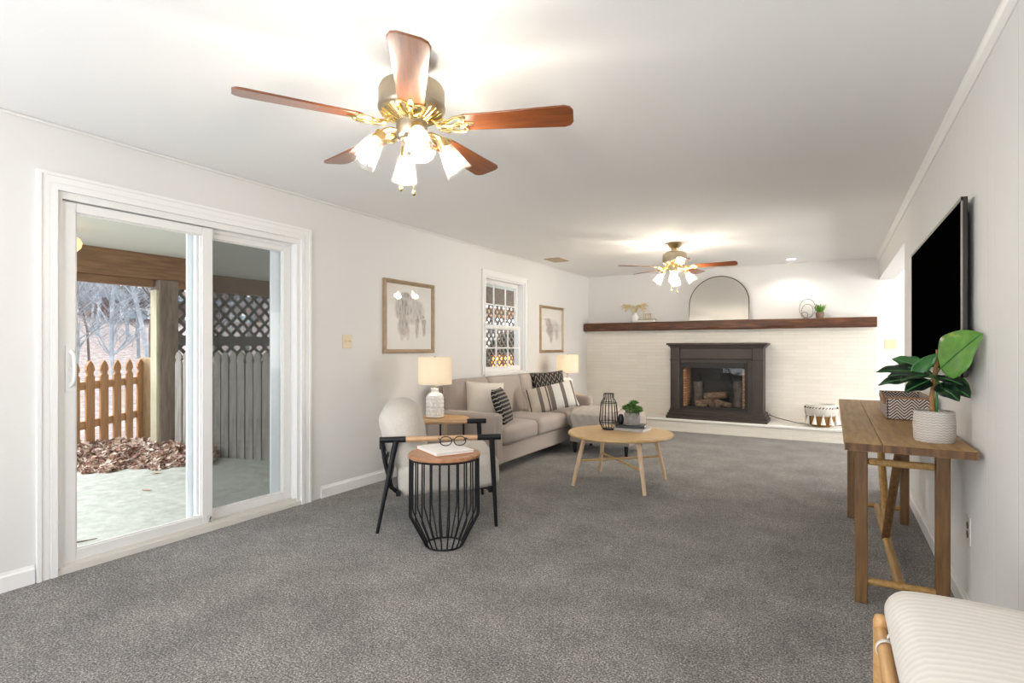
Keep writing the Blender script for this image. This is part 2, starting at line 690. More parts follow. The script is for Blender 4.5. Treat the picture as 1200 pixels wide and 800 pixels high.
def wave_mat(name, c0, c1, scale, dist=3.0, thr=(0.62, 0.70), rot=(0, 0, 0), src='Object', kind='BANDS', bstr=0.3, sc=(1, 1, 1), direction='X', detail=2):
    m, nt, b, out = new_mat(name)
    b.inputs['Roughness'].default_value = 0.9
    b.inputs['Specular IOR Level'].default_value = 0.15
    v = coords(nt, sc, rot, src)
    wv = nd(nt, 'ShaderNodeTexWave', wave_type=kind)
    wv.bands_direction = direction
    wv.inputs['Scale'].default_value = scale
    wv.inputs['Distortion'].default_value = dist
    wv.inputs['Detail'].default_value = detail
    wv.inputs['Detail Scale'].default_value = 2.5
    nt.links.new(v, wv.inputs['Vector'])
    nt.links.new(ramp(nt, wv.outputs['Fac'], [(thr[0], c0), (thr[1], c1)]), b.inputs['Base Color'])
    bump(nt, b, wv.outputs['Fac'], bstr, 0.004)
    return m


def zigzag_mat(name, c0, c1, per, pitch, ax=(0, 2), duty=0.5, amp=1.0, bstr=0.4):
    """chevron stripes: height coordinate plus a triangle wave of the width coordinate"""
    m, nt, b, out = new_mat(name)
    b.inputs['Roughness'].default_value = 0.85
    v = coords(nt)
    sx = nd(nt, 'ShaderNodeSeparateXYZ')
    nt.links.new(v, sx.inputs[0])
    ad = nd(nt, 'ShaderNodeMath', operation='ADD')
    ad.inputs[1].default_value = 10.0
    nt.links.new(sx.outputs[ax[0]] if ax[0] >= 0 else sx.outputs[0], ad.inputs[0])
    if ax[0] < 0:  # wrap round: use x + y
        a2 = nd(nt, 'ShaderNodeMath', operation='ARCTAN2')
        nt.links.new(sx.outputs[0], a2.inputs[0])
        nt.links.new(sx.outputs[1], a2.inputs[1])
        ml = nd(nt, 'ShaderNodeMath', operation='MULTIPLY_ADD')
        ml.inputs[1].default_value = 0.074
        ml.inputs[2].default_value = 10
        nt.links.new(a2.outputs[0], ml.inputs[0])
        src = ml.outputs[0]
    else:
        src = ad.outputs[0]
    pp = nd(nt, 'ShaderNodeMath', operation='PINGPONG')
    pp.inputs[1].default_value = per
    nt.links.new(src, pp.inputs[0])
    ma = nd(nt, 'ShaderNodeMath', operation='MULTIPLY_ADD')
    ma.inputs[1].default_value = amp
    nt.links.new(pp.outputs[0], ma.inputs[0])
    nt.links.new(sx.outputs[ax[1]], ma.inputs[2])
    a3 = nd(nt, 'ShaderNodeMath', operation='ADD')
    a3.inputs[1].default_value = 10
    nt.links.new(ma.outputs[0], a3.inputs[0])
    p2 = nd(nt, 'ShaderNodeMath', operation='PINGPONG')
    p2.inputs[1].default_value = pitch / 2
    nt.links.new(a3.outputs[0], p2.inputs[0])
    dv = nd(nt, 'ShaderNodeMath', operation='DIVIDE')
    dv.inputs[1].default_value = pitch / 2
    nt.links.new(p2.outputs[0], dv.inputs[0])
    nt.links.new(ramp(nt, dv.outputs[0], [(duty - 0.08, c0), (duty + 0.08, c1)]), b.inputs['Base Color'])
    bump(nt, b, dv.outputs[0], bstr, 0.003)
    return m


M['blackpillow'] = zigzag_mat('black_woven_lines', (0.022, 0.018, 0.016), (0.36, 0.31, 0.26), 0.033, 0.085, (0, 2), 0.84, 2.6)
M['fringe'] = zigzag_mat('black_cream_dashes', (0.012, 0.011, 0.011), (0.46, 0.41, 0.34), 0.020, 0.040, (0, 2), 0.78, 0.8)
M['chevron_basket'] = zigzag_mat('chevron_weave', (0.62, 0.56, 0.50), (0.05, 0.025, 0.02), 0.035, 0.017, (0, 2), 0.5, 1.0)
M['chevron_side'] = zigzag_mat('chevron_weave_side', (0.62, 0.56, 0.50), (0.05, 0.025, 0.02), 0.035, 0.017, (1, 2), 0.5, 1.0)
M['planter'] = zigzag_mat('zigzag_stoneware', (0.66, 0.62, 0.57), (0.50, 0.46, 0.42), 0.011, 0.011, (-1, 2), 0.5, 0.5, 0.9)
M['throw'] = wave_mat('knitted_throw', (0.52, 0.47, 0.42), (0.72, 0.66, 0.60), 38, 6.0, (0.2, 0.7), (0.3, 0.2, 0.6), bstr=0.9)
M['benchfab'] = wave_mat('ribbed_cotton', (0.71, 0.675, 0.625), (0.765, 0.735, 0.695), 12, 1.6, (0.3, 0.9), bstr=0.12, direction='Y')
M['strap'] = plain('white_tape', (0.80, 0.78, 0.74), 0.8)
M['leather'] = plain('tan_leather', (0.30, 0.16, 0.08), 0.5, 0, 0.15, 30)
M['seagrass'] = wave_mat('brown_seagrass', (0.16, 0.075, 0.02), (0.44, 0.24, 0.08), 60, 3, (0.2, 0.8), direction='Z')
M['whitecotton'] = wave_mat('white_macrame', (0.50, 0.48, 0.43), (0.78, 0.75, 0.69), 45, 4, (0.2, 0.8), direction='DIAGONAL')
M['tassel'] = plain('cotton_tassel', (0.80, 0.77, 0.70), 0.9, bscale=90, bstr=0.4)
M['concretepot'] = plain('concrete_pot', (0.30, 0.28, 0.27), 0.8, 0, 0.2, 25, 50, 0.2)
M['terracotta'] = plain('brown_pot', (0.20, 0.13, 0.10), 0.7, 0, 0.2, 25)
M['paper'] = plain('white_paper', (0.80, 0.78, 0.75), 0.7)
M['rust'] = plain('rust_cover', (0.52, 0.22, 0.09), 0.6)
M['bookdark'] = plain('charcoal_cover', (0.03, 0.03, 0.032), 0.5)
M['bookgrey'] = plain('pale_grey_cover', (0.46, 0.44, 0.42), 0.6)
M['stem'] = plain('brown_stem', (0.32, 0.17, 0.06), 0.8, 0, 0.3, 40)
M['soil'] = plain('soil', (0.04, 0.03, 0.02), 0.95)


def leaf_mat(name, c0, c1, vein):
    m, nt, b, out = new_mat(name)
    b.inputs['Roughness'].default_value = 0.35
    v = coords(nt)
    f = noise_n(nt, v, 14, 4, 0.6)
    nt.links.new(ramp(nt, f, [(0.35, c0), (0.6, c1), (0.72, vein)]), b.inputs['Base Color'])
    bump(nt, b, noise_n(nt, v, 60, 2), 0.1, 0.002)
    return m


M['leaf_bright'] = leaf_mat('bright_green_leaf', (0.075, 0.20, 0.03), (0.12, 0.29, 0.045), (0.34, 0.45, 0.10))
M['leaf_dark'] = leaf_mat('dark_green_leaf', (0.003, 0.011, 0.006), (0.007, 0.026, 0.012), (0.06, 0.13, 0.03))
M['leaf_mid'] = leaf_mat('mid_green_leaf', (0.03, 0.12, 0.03), (0.06, 0.20, 0.05), (0.12, 0.3, 0.07))
M['succulent'] = leaf_mat('succulent_green', (0.05, 0.15, 0.03), (0.13, 0.26, 0.06), (0.25, 0.35, 0.10))
M['grass'] = leaf_mat('fresh_grass', (0.08, 0.22, 0.02), (0.17, 0.36, 0.05), (0.3, 0.45, 0.1))
M['dried'] = plain('dried_stems', (0.68, 0.55, 0.30), 0.8, 0, 0.2, 30)

# ------------------------------------------------------------------ structure
XL, XR, YB, H = -3.57, 0.53, 8.66, 2.41
YR = -1.6
DY0, DY1, DZ = 1.285, 2.835, 2.06
WY0, WY1, WZ0, WZ1 = 5.45, 6.42, 0.90, 2.075
OY = 5.67
HX = 3.0


def struct(name, mb, mat, **kw):
    return tag(mb.build(name, mat, **kw), kind='structure')


fl = MB()
fl.box(XL - 0.15, HX + 0.15, YR - 0.15, YB + 0.15, -0.12, 0)
struct('floor', fl, M['carpet'])
struct('ceiling', MB().box(XL - 0.15, HX + 0.15, YR - 0.15, YB + 0.15, H, H + 0.1), M['ceiling'])
wl = MB()
x0, x1 = XL - 0.15, XL
wl.box(x0, x1, YR - 0.15, DY0, 0, H).box(x0, x1, DY0, DY1, DZ, H).box(x0, x1, DY1, WY0, 0, H)
wl.box(x0, x1, WY0, WY1, 0, WZ0).box(x0, x1, WY0, WY1, WZ1, H).box(x0, x1, WY1, YB + 0.15, 0, H)
struct('wall_left', wl, M['wall'])
wr = MB()
wr.box(XR, XR + 0.18, YR - 0.15, OY, 0, H).box(XR, XR + 0.18, OY, YB, 2.11, H)
struct('wall_right', wr, M['panel'])
struct('wall_back', MB().box(XL, HX + 0.15, YB, YB + 0.15, 0, H), M['wall'])
rw = MB()
rw.box(XL, XR, YR - 0.15, YR, 0, 0.3).box(XL, XR, YR - 0.15, YR, 2.0, H).box(XL, -3.0, YR - 0.15, YR, 0.3, 2.0).box(0.0, XR, YR - 0.15, YR, 0.3, 2.0)
struct('wall_rear', rw, M['wall'])
sw = MB()
sw.box(HX, HX + 0.15, OY - 1.5, 6.2, 0, H).box(HX, HX + 0.15, 8.2, YB, 0, H).box(HX, HX + 0.15, 6.2, 8.2, 0, 0.6).box(HX, HX + 0.15, 6.2, 8.2, 2.2, H)
sw.box(XR + 0.18, HX, OY - 1.5, OY - 1.35, 0, H)
struct('wall_side', sw, M['wall'])
# brick face of the fireplace wall
struct('wall_fireplace', MB().box(XL, 0.505, 8.59, YB, 0, 1.50), M['brick'])

# baseboards, each profiled


def baseboard(name, p0, p1, nrm, h=0.095, t=0.013):
    p0, p1, nrm = Vector(p0), Vector(p1), Vector(nrm)
    prof = [(0, 0), (t, 0), (t, h * 0.78), (t * 0.55, h * 0.86), (t * 0.35, h), (0, h)]
    m = MB()
    n = len(prof)
    vs = []
    for p in (p0, p1):
        for a, z in prof:
            vs.append((p.x + nrm.x * a, p.y + nrm.y * a, z))
    fs = [tuple(range(n - 1, -1, -1)), tuple(range(n, 2 * n))] + [(i, (i + 1) % n, n + (i + 1) % n, n + i) for i in range(n)]
    m.add(vs, fs)
    return struct(name, m, M['trim'], smooth=0)


baseboard('baseboard_left', (XL, YR, 0), (XL, 1.19, 0), (1, 0, 0))
baseboard('baseboard_left_far', (XL, 3.03, 0), (XL, 8.06, 0), (1, 0, 0))
baseboard('baseboard_right', (XR, YR, 0), (XR, OY, 0), (-1, 0, 0))
baseboard('baseboard_side', (0.72, YB, 0), (HX, YB, 0), (0, -1, 0))
# crown moulding along the panelled wall
cm = MB()
prof = [(0, 0), (0, -0.055), (0.006, -0.055), (0.009, -0.044), (0.016, -0.022), (0.026, -0.010), (0.028, 0.0)]
vs = []
for y in (YR, YB):
    for a, z in prof:
        vs.append((XR - a, y, H + z))
n = len(prof)
cm.add(vs, [tuple(range(n - 1, -1, -1)), tuple(range(n, 2 * n))] + [(i, (i + 1) % n, n + (i + 1) % n, n + i) for i in range(n)])
struct('trim_1', cm, M['trim'], smooth=0)
# small cove along the other wall
struct('trim_2', MB().box(XL, XL + 0.012, YR, YB, H - 0.02, H), M['wall'], bevel=0.006)


def casing_bars(y0, y1, z0, z1, wd, foot=True, x=XL, t=0.018):
    """fluted door or window casing round an opening"""
    m = MB()
    steps = [(0, 0.32, t), (0.32, 0.42, t * 0.55), (0.42, 0.80, t * 0.8), (0.80, 1.0, t * 1.25)]
    for a, b, d in steps:
        m.box(x, x + d, y0 - wd * b, y0 - wd * a, z0, z1 + wd * b)
        m.box(x, x + d, y1 + wd * a, y1 + wd * b, z0, z1 + wd * b)
        m.box(x, x + d, y0 - wd * a, y1 + wd * a, z1 + wd * a, z1 + wd * b)
        if not foot:
            m.box(x, x + d, y0 - wd * b, y1 + wd * b, z0 - wd * b, z0 - wd * a)
    return m


struct('trim_3', casing_bars(DY0, DY1, 0, DZ, 0.088), M['trim'], smooth=0, weld=False)
struct('trim_4', casing_bars(WY0, WY1, WZ0, WZ1, 0.072, foot=False), M['trim'], smooth=0, weld=False)

# ------------------------------------------------------------------ sliding patio door
door = tag(bpy.data.objects.new('door_1', None), kind='structure')
C.objects.link(door)
jm = MB()
for (a, b, c, d) in ((DY0, DY0 + 0.028, 0, DZ), (DY1 - 0.028, DY1, 0, DZ), (DY0 + 0.028, DY1 - 0.028, DZ - 0.038, DZ)):
    jm.box(XL - 0.15, XL - 0.004, a, b, c, d)
jm.box(XL - 0.075, XL - 0.066, DY0 + 0.028, DY1 - 0.028, 2.0, DZ - 0.038)
jm.build('jamb', M['vinyl'], door, smooth=0, weld=False)
th_ = MB().box(XL - 0.15, XL + 0.01, DY0, DY1, 0, 0.032).box(XL - 0.07, XL - 0.062, DY0, DY1, 0.032, 0.05).box(XL - 0.02, XL - 0.012, DY0, DY1, 0.032, 0.052)
th_.build('threshold', plain('almond_sill', (0.70, 0.665, 0.61), 0.45), door, smooth=0, weld=False)


def sash(name, y0, y1, z0, z1, x, st, rt, rb, t=0.034, parent=None, mat=None, glassmat=None, st2=None):
    st2 = st2 or st
    m = MB()
    m.box(x - t, x, y0, y0 + st, z0, z1).box(x - t, x, y1 - st2, y1, z0, z1)
    m.box(x - t, x, y0 + st, y1 - st2, z1 - rt, z1).box(x - t, x, y0 + st, y1 - st2, z0, z0 + rb)
    # glazing bead
    for (a, b, c, d) in ((y0 + st, y0 + st + 0.008, z0 + rb, z1 - rt), (y1 - st2 - 0.008, y1 - st2, z0 + rb, z1 - rt), (y0 + st, y1 - st2, z0 + rb, z0 + rb + 0.008), (y0 + st, y1 - st2, z1 - rt - 0.008, z1 - rt)):
        m.box(x - t * 0.75, x - t * 0.25, a, b, c, d)
    o = m.build(name, mat or M['vinyl'], parent, smooth=0, bevel=0.004, weld=False)
    g = MB().box(x - t * 0.55, x - t * 0.45, y0 + st, y1 - st2, z0 + rb, z1 - rt)
    g.build('glass_pane', glassmat or M['glass'], o, smooth=0)
    return o


sl = sash('sliding_panel', DY0 + 0.03, 2.150, 0.045, 2.015, XL - 0.020, 0.066, 0.052, 0.062, parent=door, st2=0.072)
fx = sash('fixed_panel', 2.070, DY1 - 0.03, 0.045, 2.015, XL - 0.078, 0.066, 0.052, 0.062, parent=door)
# pull handle
hm = MB()
hy, hx_ = 1.352, XL - 0.02
hm.box(hx_, hx_ + 0.008, hy - 0.022, hy + 0.022, 0.98, 1.23)
hm.tube([(hx_ + 0.006, hy, 1.01), (hx_ + 0.035, hy + 0.004, 1.03), (hx_ + 0.046, hy + 0.004, 1.07), (hx_ + 0.046, hy + 0.004, 1.14), (hx_ + 0.035, hy + 0.004, 1.18), (hx_ + 0.006, hy, 1.20)], 0.010, 10)
hm.cyl((hx_ + 0.006, hy, 1.105), (hx_ + 0.022, hy, 1.105), 0.009)
hm.build('handle', M['vinyl'], sl)
fm = MB()
fm.cyl((XL - 0.02, 2.118, 0.09), (XL + 0.012, 2.118, 0.09), 0.010, 0.008).cyl((XL + 0.003, 2.118, 0.07), (XL + 0.003, 2.118, 0.10), 0.006).cyl((XL + 0.003, 2.118, 0.062), (XL + 0.003, 2.118, 0.07), 0.010)
fm.build('foot_bolt', plain('chrome', (0.7, 0.7, 0.7), 0.2, 1.0), sl)
# insect screen in its own frame outside the fixed panel
sc = MB()
sx_ = XL - 0.120
sc.box(sx_ - 0.015, sx_, 2.035, 2.135, 0.045, 2.015).box(sx_ - 0.015, sx_, DY1 - 0.175, DY1 - 0.03, 0.045, 2.015)
sc.box(sx_ - 0.015, sx_, 2.135, DY1 - 0.175, 1.985, 2.015).box(sx_ - 0.015, sx_, 2.135, DY1 - 0.175, 0.045, 0.085)
so = sc.build('screen_frame', M['vinylb'], door, smooth=0, bevel=0.003, weld=False)
MB().box(sx_ - 0.009, sx_ - 0.006, 2.135, DY1 - 0.175, 0.085, 1.985).build('screen_mesh', M['screen_mesh'], so, smooth=0)

# ------------------------------------------------------------------ double hung window
win = tag(bpy.data.objects.new('window_1', None), kind='structure')
C.objects.link(win)
wj = MB()
for (a, b, c, d) in ((WY0, WY0 + 0.02, WZ0, WZ1), (WY1 - 0.02, WY1, WZ0, WZ1), (WY0 + 0.02, WY1 - 0.02, WZ1 - 0.02, WZ1), (WY0 + 0.02, WY1 - 0.02, WZ0, WZ0 + 0.02)):
    wj.box(XL - 0.15, XL - 0.002, a, b, c, d)
wj.build('window_frame', M['trim'], win, smooth=0, bevel=0.002, weld=False)
ym = (WY0 + WY1) / 2
zm = 1.475


def muntins(par, x, y0, y1, z0, z1, nx, nz):
    m = MB()
    for i in range(1, nx):
        y = y0 + (y1 - y0) * i / nx
        m.box(x - 0.018, x - 0.004, y - 0.008, y + 0.008, z0, z1)
    for j in range(1, nz):
        z = z0 + (z1 - z0) * j / nz
        m.box(x - 0.018, x - 0.004, y0, y1, z - 0.008, z + 0.008)
    m.build('muntin', M['trim'], par, smooth=0, weld=False)


up = sash('upper_sash', WY0 + 0.02, WY1 - 0.02, zm - 0.02, WZ1 - 0.02, XL - 0.085, 0.040, 0.040, 0.042, parent=win, mat=M['trim'])
muntins(up, XL - 0.080, WY0 + 0.06, WY1 - 0.06, zm + 0.022, WZ1 - 0.06, 3, 2)
lo = sash('lower_sash', WY0 + 0.02, WY1 - 0.02, WZ0 + 0.02, zm + 0.025, XL - 0.048, 0.040, 0.045, 0.055, parent=win, mat=M['trim'])
muntins(lo, XL - 0.043, WY0 + 0.06, WY1 - 0.06, WZ0 + 0.075, zm - 0.02, 3, 2)
lk = MB().box(XL - 0.048, XL - 0.030, ym - 0.03, ym + 0.03, zm + 0.020, zm + 0.036)
lk.build('sash_lock', M['ivory'], win, bevel=0.003)

# added unseen rear window frame for the ceiling fill; side room window frame
for nm, m_ in (('added_rear_window', MB().box(-3.0, 0.0, YR - 0.06, YR - 0.03, 0.3, 0.36).box(-3.0, 0.0, YR - 0.06, YR - 0.03, 1.94, 2.0).box(-3.0, -2.94, YR - 0.06, YR - 0.03, 0.3, 2.0).box(-0.06, 0.0, YR - 0.06, YR - 0.03, 0.3, 2.0).box(-1.53, -1.47, YR - 0.06, YR - 0.03, 0.3, 2.0)),
               ('window_3', MB().box(HX + 0.03, HX + 0.06, 6.2, 8.2, 0.6, 0.66).box(HX + 0.03, HX + 0.06, 6.2, 8.2, 2.14, 2.2).box(HX + 0.03, HX + 0.06, 6.2, 6.26, 0.6, 2.2).box(HX + 0.03, HX + 0.06, 8.14, 8.2, 0.6, 2.2).box(HX + 0.03, HX + 0.06, 7.17, 7.23, 0.6, 2.2))):
    struct(nm, m_, M['trim'], smooth=0, weld=False)

# ------------------------------------------------------------------ fireplace wall
hearth = thing('hearth', 'low raised white painted brick hearth along the foot of the brick wall', 'hearth', (-1.5, 8.3, 0))
hb = MB().box(XL + 1.5, 2.0, -0.225, 0.287, 0, 0.145)
hb.build('brick_face', M['brick'], hearth, smooth=0)
ht = MB().box(XL + 1.5, 2.005, -0.24, 0.287, 0.145, 0.18)
ht.build('hearth_slab', M['hearth_top'], hearth, bevel=0.008)

mt = MB()
NX = 70
x0, x1, y0, y1, z0, z1 = -3.545, 0.500, 8.42, YB, 1.487, 1.617
ring = []
for i in range(NX + 1):
    x = x0 + (x1 - x0) * i / NX
    e = 0.006
    def wob(k, a=0.006):
        return (noise.noise(Vector((x * 2.3, k, 0))) + 0.5 * noise.noise(Vector((x * 9, k, 3)))) * a
    ring.append([(x, y0 + wob(1) + 0.012, z0 + wob(2)), (x, y0 + wob(3), z0 + 0.014 + wob(2)), (x, y0 + wob(4), (z0 + z1) / 2), (x, y0 + wob(5), z1 - 0.012 + wob(6, .002)), (x, y0 + 0.012 + wob(7), z1 + wob(6, .001)), (x, y1, z1), (x, y1, z0 + wob(2))])
k = len(ring[0])
vs = [p for r in ring for p in r]
fs = []
for i in range(NX):
    for j in range(k):
        fs.append((i * k + j, i * k + (j + 1) % k, (i + 1) * k + (j + 1) % k, (i + 1) * k + j))
fs += [tuple(range(k - 1, -1, -1)), tuple(NX * k + j for j in range(k))]
mt.add(vs, fs)
mo = mt.build('mantel_beam', M['mantel'], smooth=30)
tag(mo, 'long dark brown rough hewn timber mantel shelf above the white brick', 'mantel shelf')

# electric fireplace
FX0, FX1, FY = -2.075, -0.80, 8.16
fp = thing('electric_fireplace', 'dark espresso fireplace surround with glass firebox and logs standing on the hearth', 'fireplace', ((FX0 + FX1) / 2, 8.40, 0.18))
ox, oy, oz = fp.location


def L(mb, x0, x1, y0, y1, z0, z1):
    mb.box(x0 - ox, x1 - ox, y0 - oy, y1 - oy, z0 - oz, z1 - oz)
    return mb


yb = 8.585
gx0, gx1, gz0, gz1 = -1.905, -1.035, 0.335, 1.0
b_ = MB()
L(b_, FX0 + 0.02, gx0 - 0.02, FY + 0.03, yb, 0.29, 1.23)
L(b_, gx1 + 0.02, FX1 - 0.02, FY + 0.03, yb, 0.29, 1.23)
L(b_, gx0 - 0.02, gx1 + 0.02, FY + 0.03, yb, gz1, 1.23)
L(b_, gx0 - 0.02, gx1 + 0.02, FY + 0.03, yb, 0.29, gz0)
b_.build('body', M['espresso'], fp, smooth=0, bevel=0.004, weld=False)
for s, xa, xb in ((0, FX0 + 0.01, FX0 + 0.145), (1, FX1 - 0.145, FX1 - 0.01)):
    p = MB()
    L(p, xa, xb, FY, FY + 0.04, 0.30, 1.215)
    L(p, xa - 0.006, xb + 0.006, FY - 0.010, FY + 0.04, 1.035, 1.05)
    L(p, xa - 0.006, xb + 0.006, FY - 0.010, FY + 0.04, 0.30, 0.335)
    L(p, xa + 0.03, xb - 0.03, FY - 0.006, FY + 0.01, 0.38, 0.99)
    p.build('pilaster', M['espresso'], fp, smooth=0, bevel=0.004, weld=False)
p = MB()
L(p, FX0 + 0.15, FX1 - 0.15, FY + 0.012, FY + 0.04, 1.06, 1.20)
L(p, FX0 + 0.15, FX1 - 0.15, FY + 0.006, FY + 0.04, 1.045, 1.055)
p.build('frieze_panel', M['espresso'], fp, smooth=0, bevel=0.003, weld=False)
p = MB()
for (e, a, b) in ((0.0, 1.215, 1.235), (0.018, 1.235, 1.255), (0.040, 1.255, 1.285)):
    L(p, FX0 - e, FX1 + e, FY - e - 0.005, yb, a, b)
p.build('cornice', M['espresso'], fp, smooth=0, bevel=0.006, weld=False)
p = MB()
for (e, a, b) in ((0.045, 0.18, 0.225), (0.030, 0.225, 0.262), (0.012, 0.262, 0.30)):
    L(p, FX0 - e, FX1 + e, FY - e - 0.005, yb, a, b)
p.build('plinth', M['espresso'], fp, smooth=0, bevel=0.006, weld=False)
p = MB()
for a, b, c, d in ((gx0 - 0.02, gx0 + 0.012, gz0, gz1), (gx1 - 0.012, gx1 + 0.02, gz0, gz1), (gx0 + 0.012, gx1 - 0.012, gz1 - 0.075, gz1), (gx0 + 0.012, gx1 - 0.012, gz0, gz0 + 0.03)):
    L(p, a, b, FY + 0.022, FY + 0.05, c, d)
ins = p.build('insert_frame', M['firebox'], fp, smooth=0, bevel=0.003, weld=False)
p = MB()
L(p, gx0 + 0.012, gx1 - 0.012, FY + 0.040, FY + 0.044, gz0 + 0.03, gz1 - 0.075)
p.build('glass_front', M['fireglass'], ins, smooth=0)
p = MB()
L(p, gx0, gx1, yb - 0.02, yb - 0.01, gz0, gz1)
L(p, gx0, gx1, FY + 0.05, yb - 0.02, gz0 - 0.004, gz0 + 0.02)
L(p, gx0, gx1, FY + 0.05, yb - 0.02, gz1 - 0.05, gz1)
p.build('firebox_lining', M['firebox'], fp, smooth=0, weld=False)


def small_brick():
    m, nt, b, out = new_mat('firebox_brick')
    t = nt.nodes.new('ShaderNodeTexCoord')
    sx = nd(nt, 'ShaderNodeSeparateXYZ')
    nt.links.new(t.outputs['Object'], sx.inputs[0])
    cb = nd(nt, 'ShaderNodeCombineXYZ')
    ad = nd(nt, 'ShaderNodeMath', operation='ADD')
    nt.links.new(sx.outputs[0], ad.inputs[0])
    nt.links.new(sx.outputs[1], ad.inputs[1])
    nt.links.new(ad.outputs[0], cb.inputs[0])
    nt.links.new(sx.outputs[2], cb.inputs[1])
    br = nd(nt, 'ShaderNodeTexBrick')
    br.inputs['Scale'].default_value = 1
    br.inputs['Brick Width'].default_value = 0.10
    br.inputs['Row Height'].default_value = 0.036
    br.inputs['Mortar Size'].default_value = 0.005
    br.inputs['Color1'].default_value = (0.50, 0.24, 0.10, 1)
    br.inputs['Color2'].default_value = (0.34, 0.15, 0.06, 1)
    br.inputs['Mortar'].default_value = (0.10, 0.08, 0.06, 1)
    nt.links.new(cb.outputs[0], br.inputs['Vector'])
    nt.links.new(br.outputs['Color'], b.inputs['Base Color'])
    b.inputs['Roughness'].default_value = 0.9
    return m


M['firebrick'] = small_brick()
for xa, xb in ((gx0 + 0.014, gx0 + 0.055), (gx1 - 0.045, gx1 - 0.014)):
    p = MB()
    L(p, xa, xb, FY + 0.06, yb - 0.03, gz0 + 0.02, gz1 - 0.09)
    p.build('brick_lining', M['firebrick'], fp, smooth=0, weld=False)
M['log'] = wood('faux_log', (0.05, 0.028, 0.018), (0.17, 0.11, 0.07), (0.34, 0.25, 0.17), (3, 12, 12), 4, 0.9)
gxc = (gx0 + gx1) / 2
for (a, b, r) in (((-0.28, 0.02, 0.06), (0.05, 0.10, 0.10), 0.048), ((0.00, 0.03, 0.10), (0.24, -0.05, 0.045), 0.04), ((-0.16, 0.10, 0.16), (0.16, 0.05, 0.20), 0.052), ((-0.02, -0.06, 0.04), (-0.10, 0.08, 0.11), 0.036), ((0.06, -0.09, 0.04), (0.02, 0.08, 0.11), 0.036), ((-0.24, -0.05, 0.04), (-0.10, -0.02, 0.05), 0.03)):
    q = MB()
    A = Vector((gxc - ox, 8.34 - oy, gz0 - oz)) + Vector(a)
    B = Vector((gxc - ox, 8.34 - oy, gz0 - oz)) + Vector(b)
    q.tube([A.lerp(B, t) + Vector(noise.noise_vector(Vector((t * 3, r * 40, a[0])))) * 0.008 for t in (0, .25, .5, .75, 1)], [r, r * 1.05, r * .95, r, r * .9], 10)
    q.build('faux_log', M['log'], fp)
# tall grey log end pieces stood at the sides of the firebox
for xx, hh in ((gx0 + 0.17, 0.38), (gx1 - 0.14, 0.40)):
    q = MB()
    q.tube([(xx - ox, 0.10, gz0 - oz + 0.02), (xx - ox + 0.01, 0.11, gz0 - oz + hh * .5), (xx - ox, 0.10, gz0 - oz + hh)], [0.075, 0.07, 0.072], 12)
    q.build('faux_log', plain('grey_log', (0.13, 0.11, 0.10), 0.9, 0, 0.4, 14), fp)

# cord from the fireplace across the hearth
q = MB()
pts = [(-0.745, 8.34, 0.30), (-0.74, 8.32, 0.285), (-0.66, 8.33, 0.255), (-0.55, 8.36, 0.225), (-0.42, 8.40, 0.195), (-0.30, 8.42, 0.186), (-0.16, 8.47, 0.186), (0.0, 8.48, 0.186), (0.15, 8.46, 0.186), (0.30, 8.42, 0.186)]
q.tube(pts, 0.006, 6)
tag(q.build('power_cord', M['black']), 'thin dark power cord trailing along the hearth beside the fireplace', 'cord')

# macrame and seagrass belly basket with tassels on the hearth
bk = thing('tassel_basket', 'brown seagrass basket under a white woven top with cotton tassels, on the hearth', 'basket', (-0.125, 8.28, 0.18))
R0 = 0.165


def fold(r, z, t):
    return r * (1 + 0.02 * math.sin(9 * t))


body = MB().lathe([(0.001, 0.002), (0.10, 0.0), (0.135, 0.03), (0.155, 0.07), (0.16, 0.11), (0.165, 0.15)], 40, fx=fold)
body.build('basket_body', M['seagrass'], bk)
top = MB().lathe([(0.168, 0.145), (0.185, 0.165), (0.196, 0.21), (0.190, 0.255), (0.172, 0.285), (0.155, 0.292), (0.150, 0.27), (0.150, 0.20), (0.14, 0.15)], 40, fx=fold)
bt = top.build('woven_top', M['whitecotton'], bk)
q = MB()
for i in range(30):
    t = 2 * PI * i / 30
    c, s = math.cos(t), math.sin(t)
    q.tube([(c * 0.194, s * 0.194, 0.245), (math.cos(t + .1) * 0.186, math.sin(t + .1) * 0.186, 0.262)], 0.006, 5)
q.build('stitching', M['black'], bt)
for i in range(12):
    t = 2 * PI * i / 12 + 0.15
    c, s = math.cos(t), math.sin(t)
    q = MB()
    q.cyl((c * 0.188, s * 0.188, 0.168), (c * 0.180, s * 0.180, 0.132), 0.006, 0.010, 8)
    q.cyl((c * 0.180, s * 0.180, 0.134), (c * 0.198, s * 0.198, 0.040), 0.010, 0.030, 10)
    q.build('tassel', M['tassel'], bk)

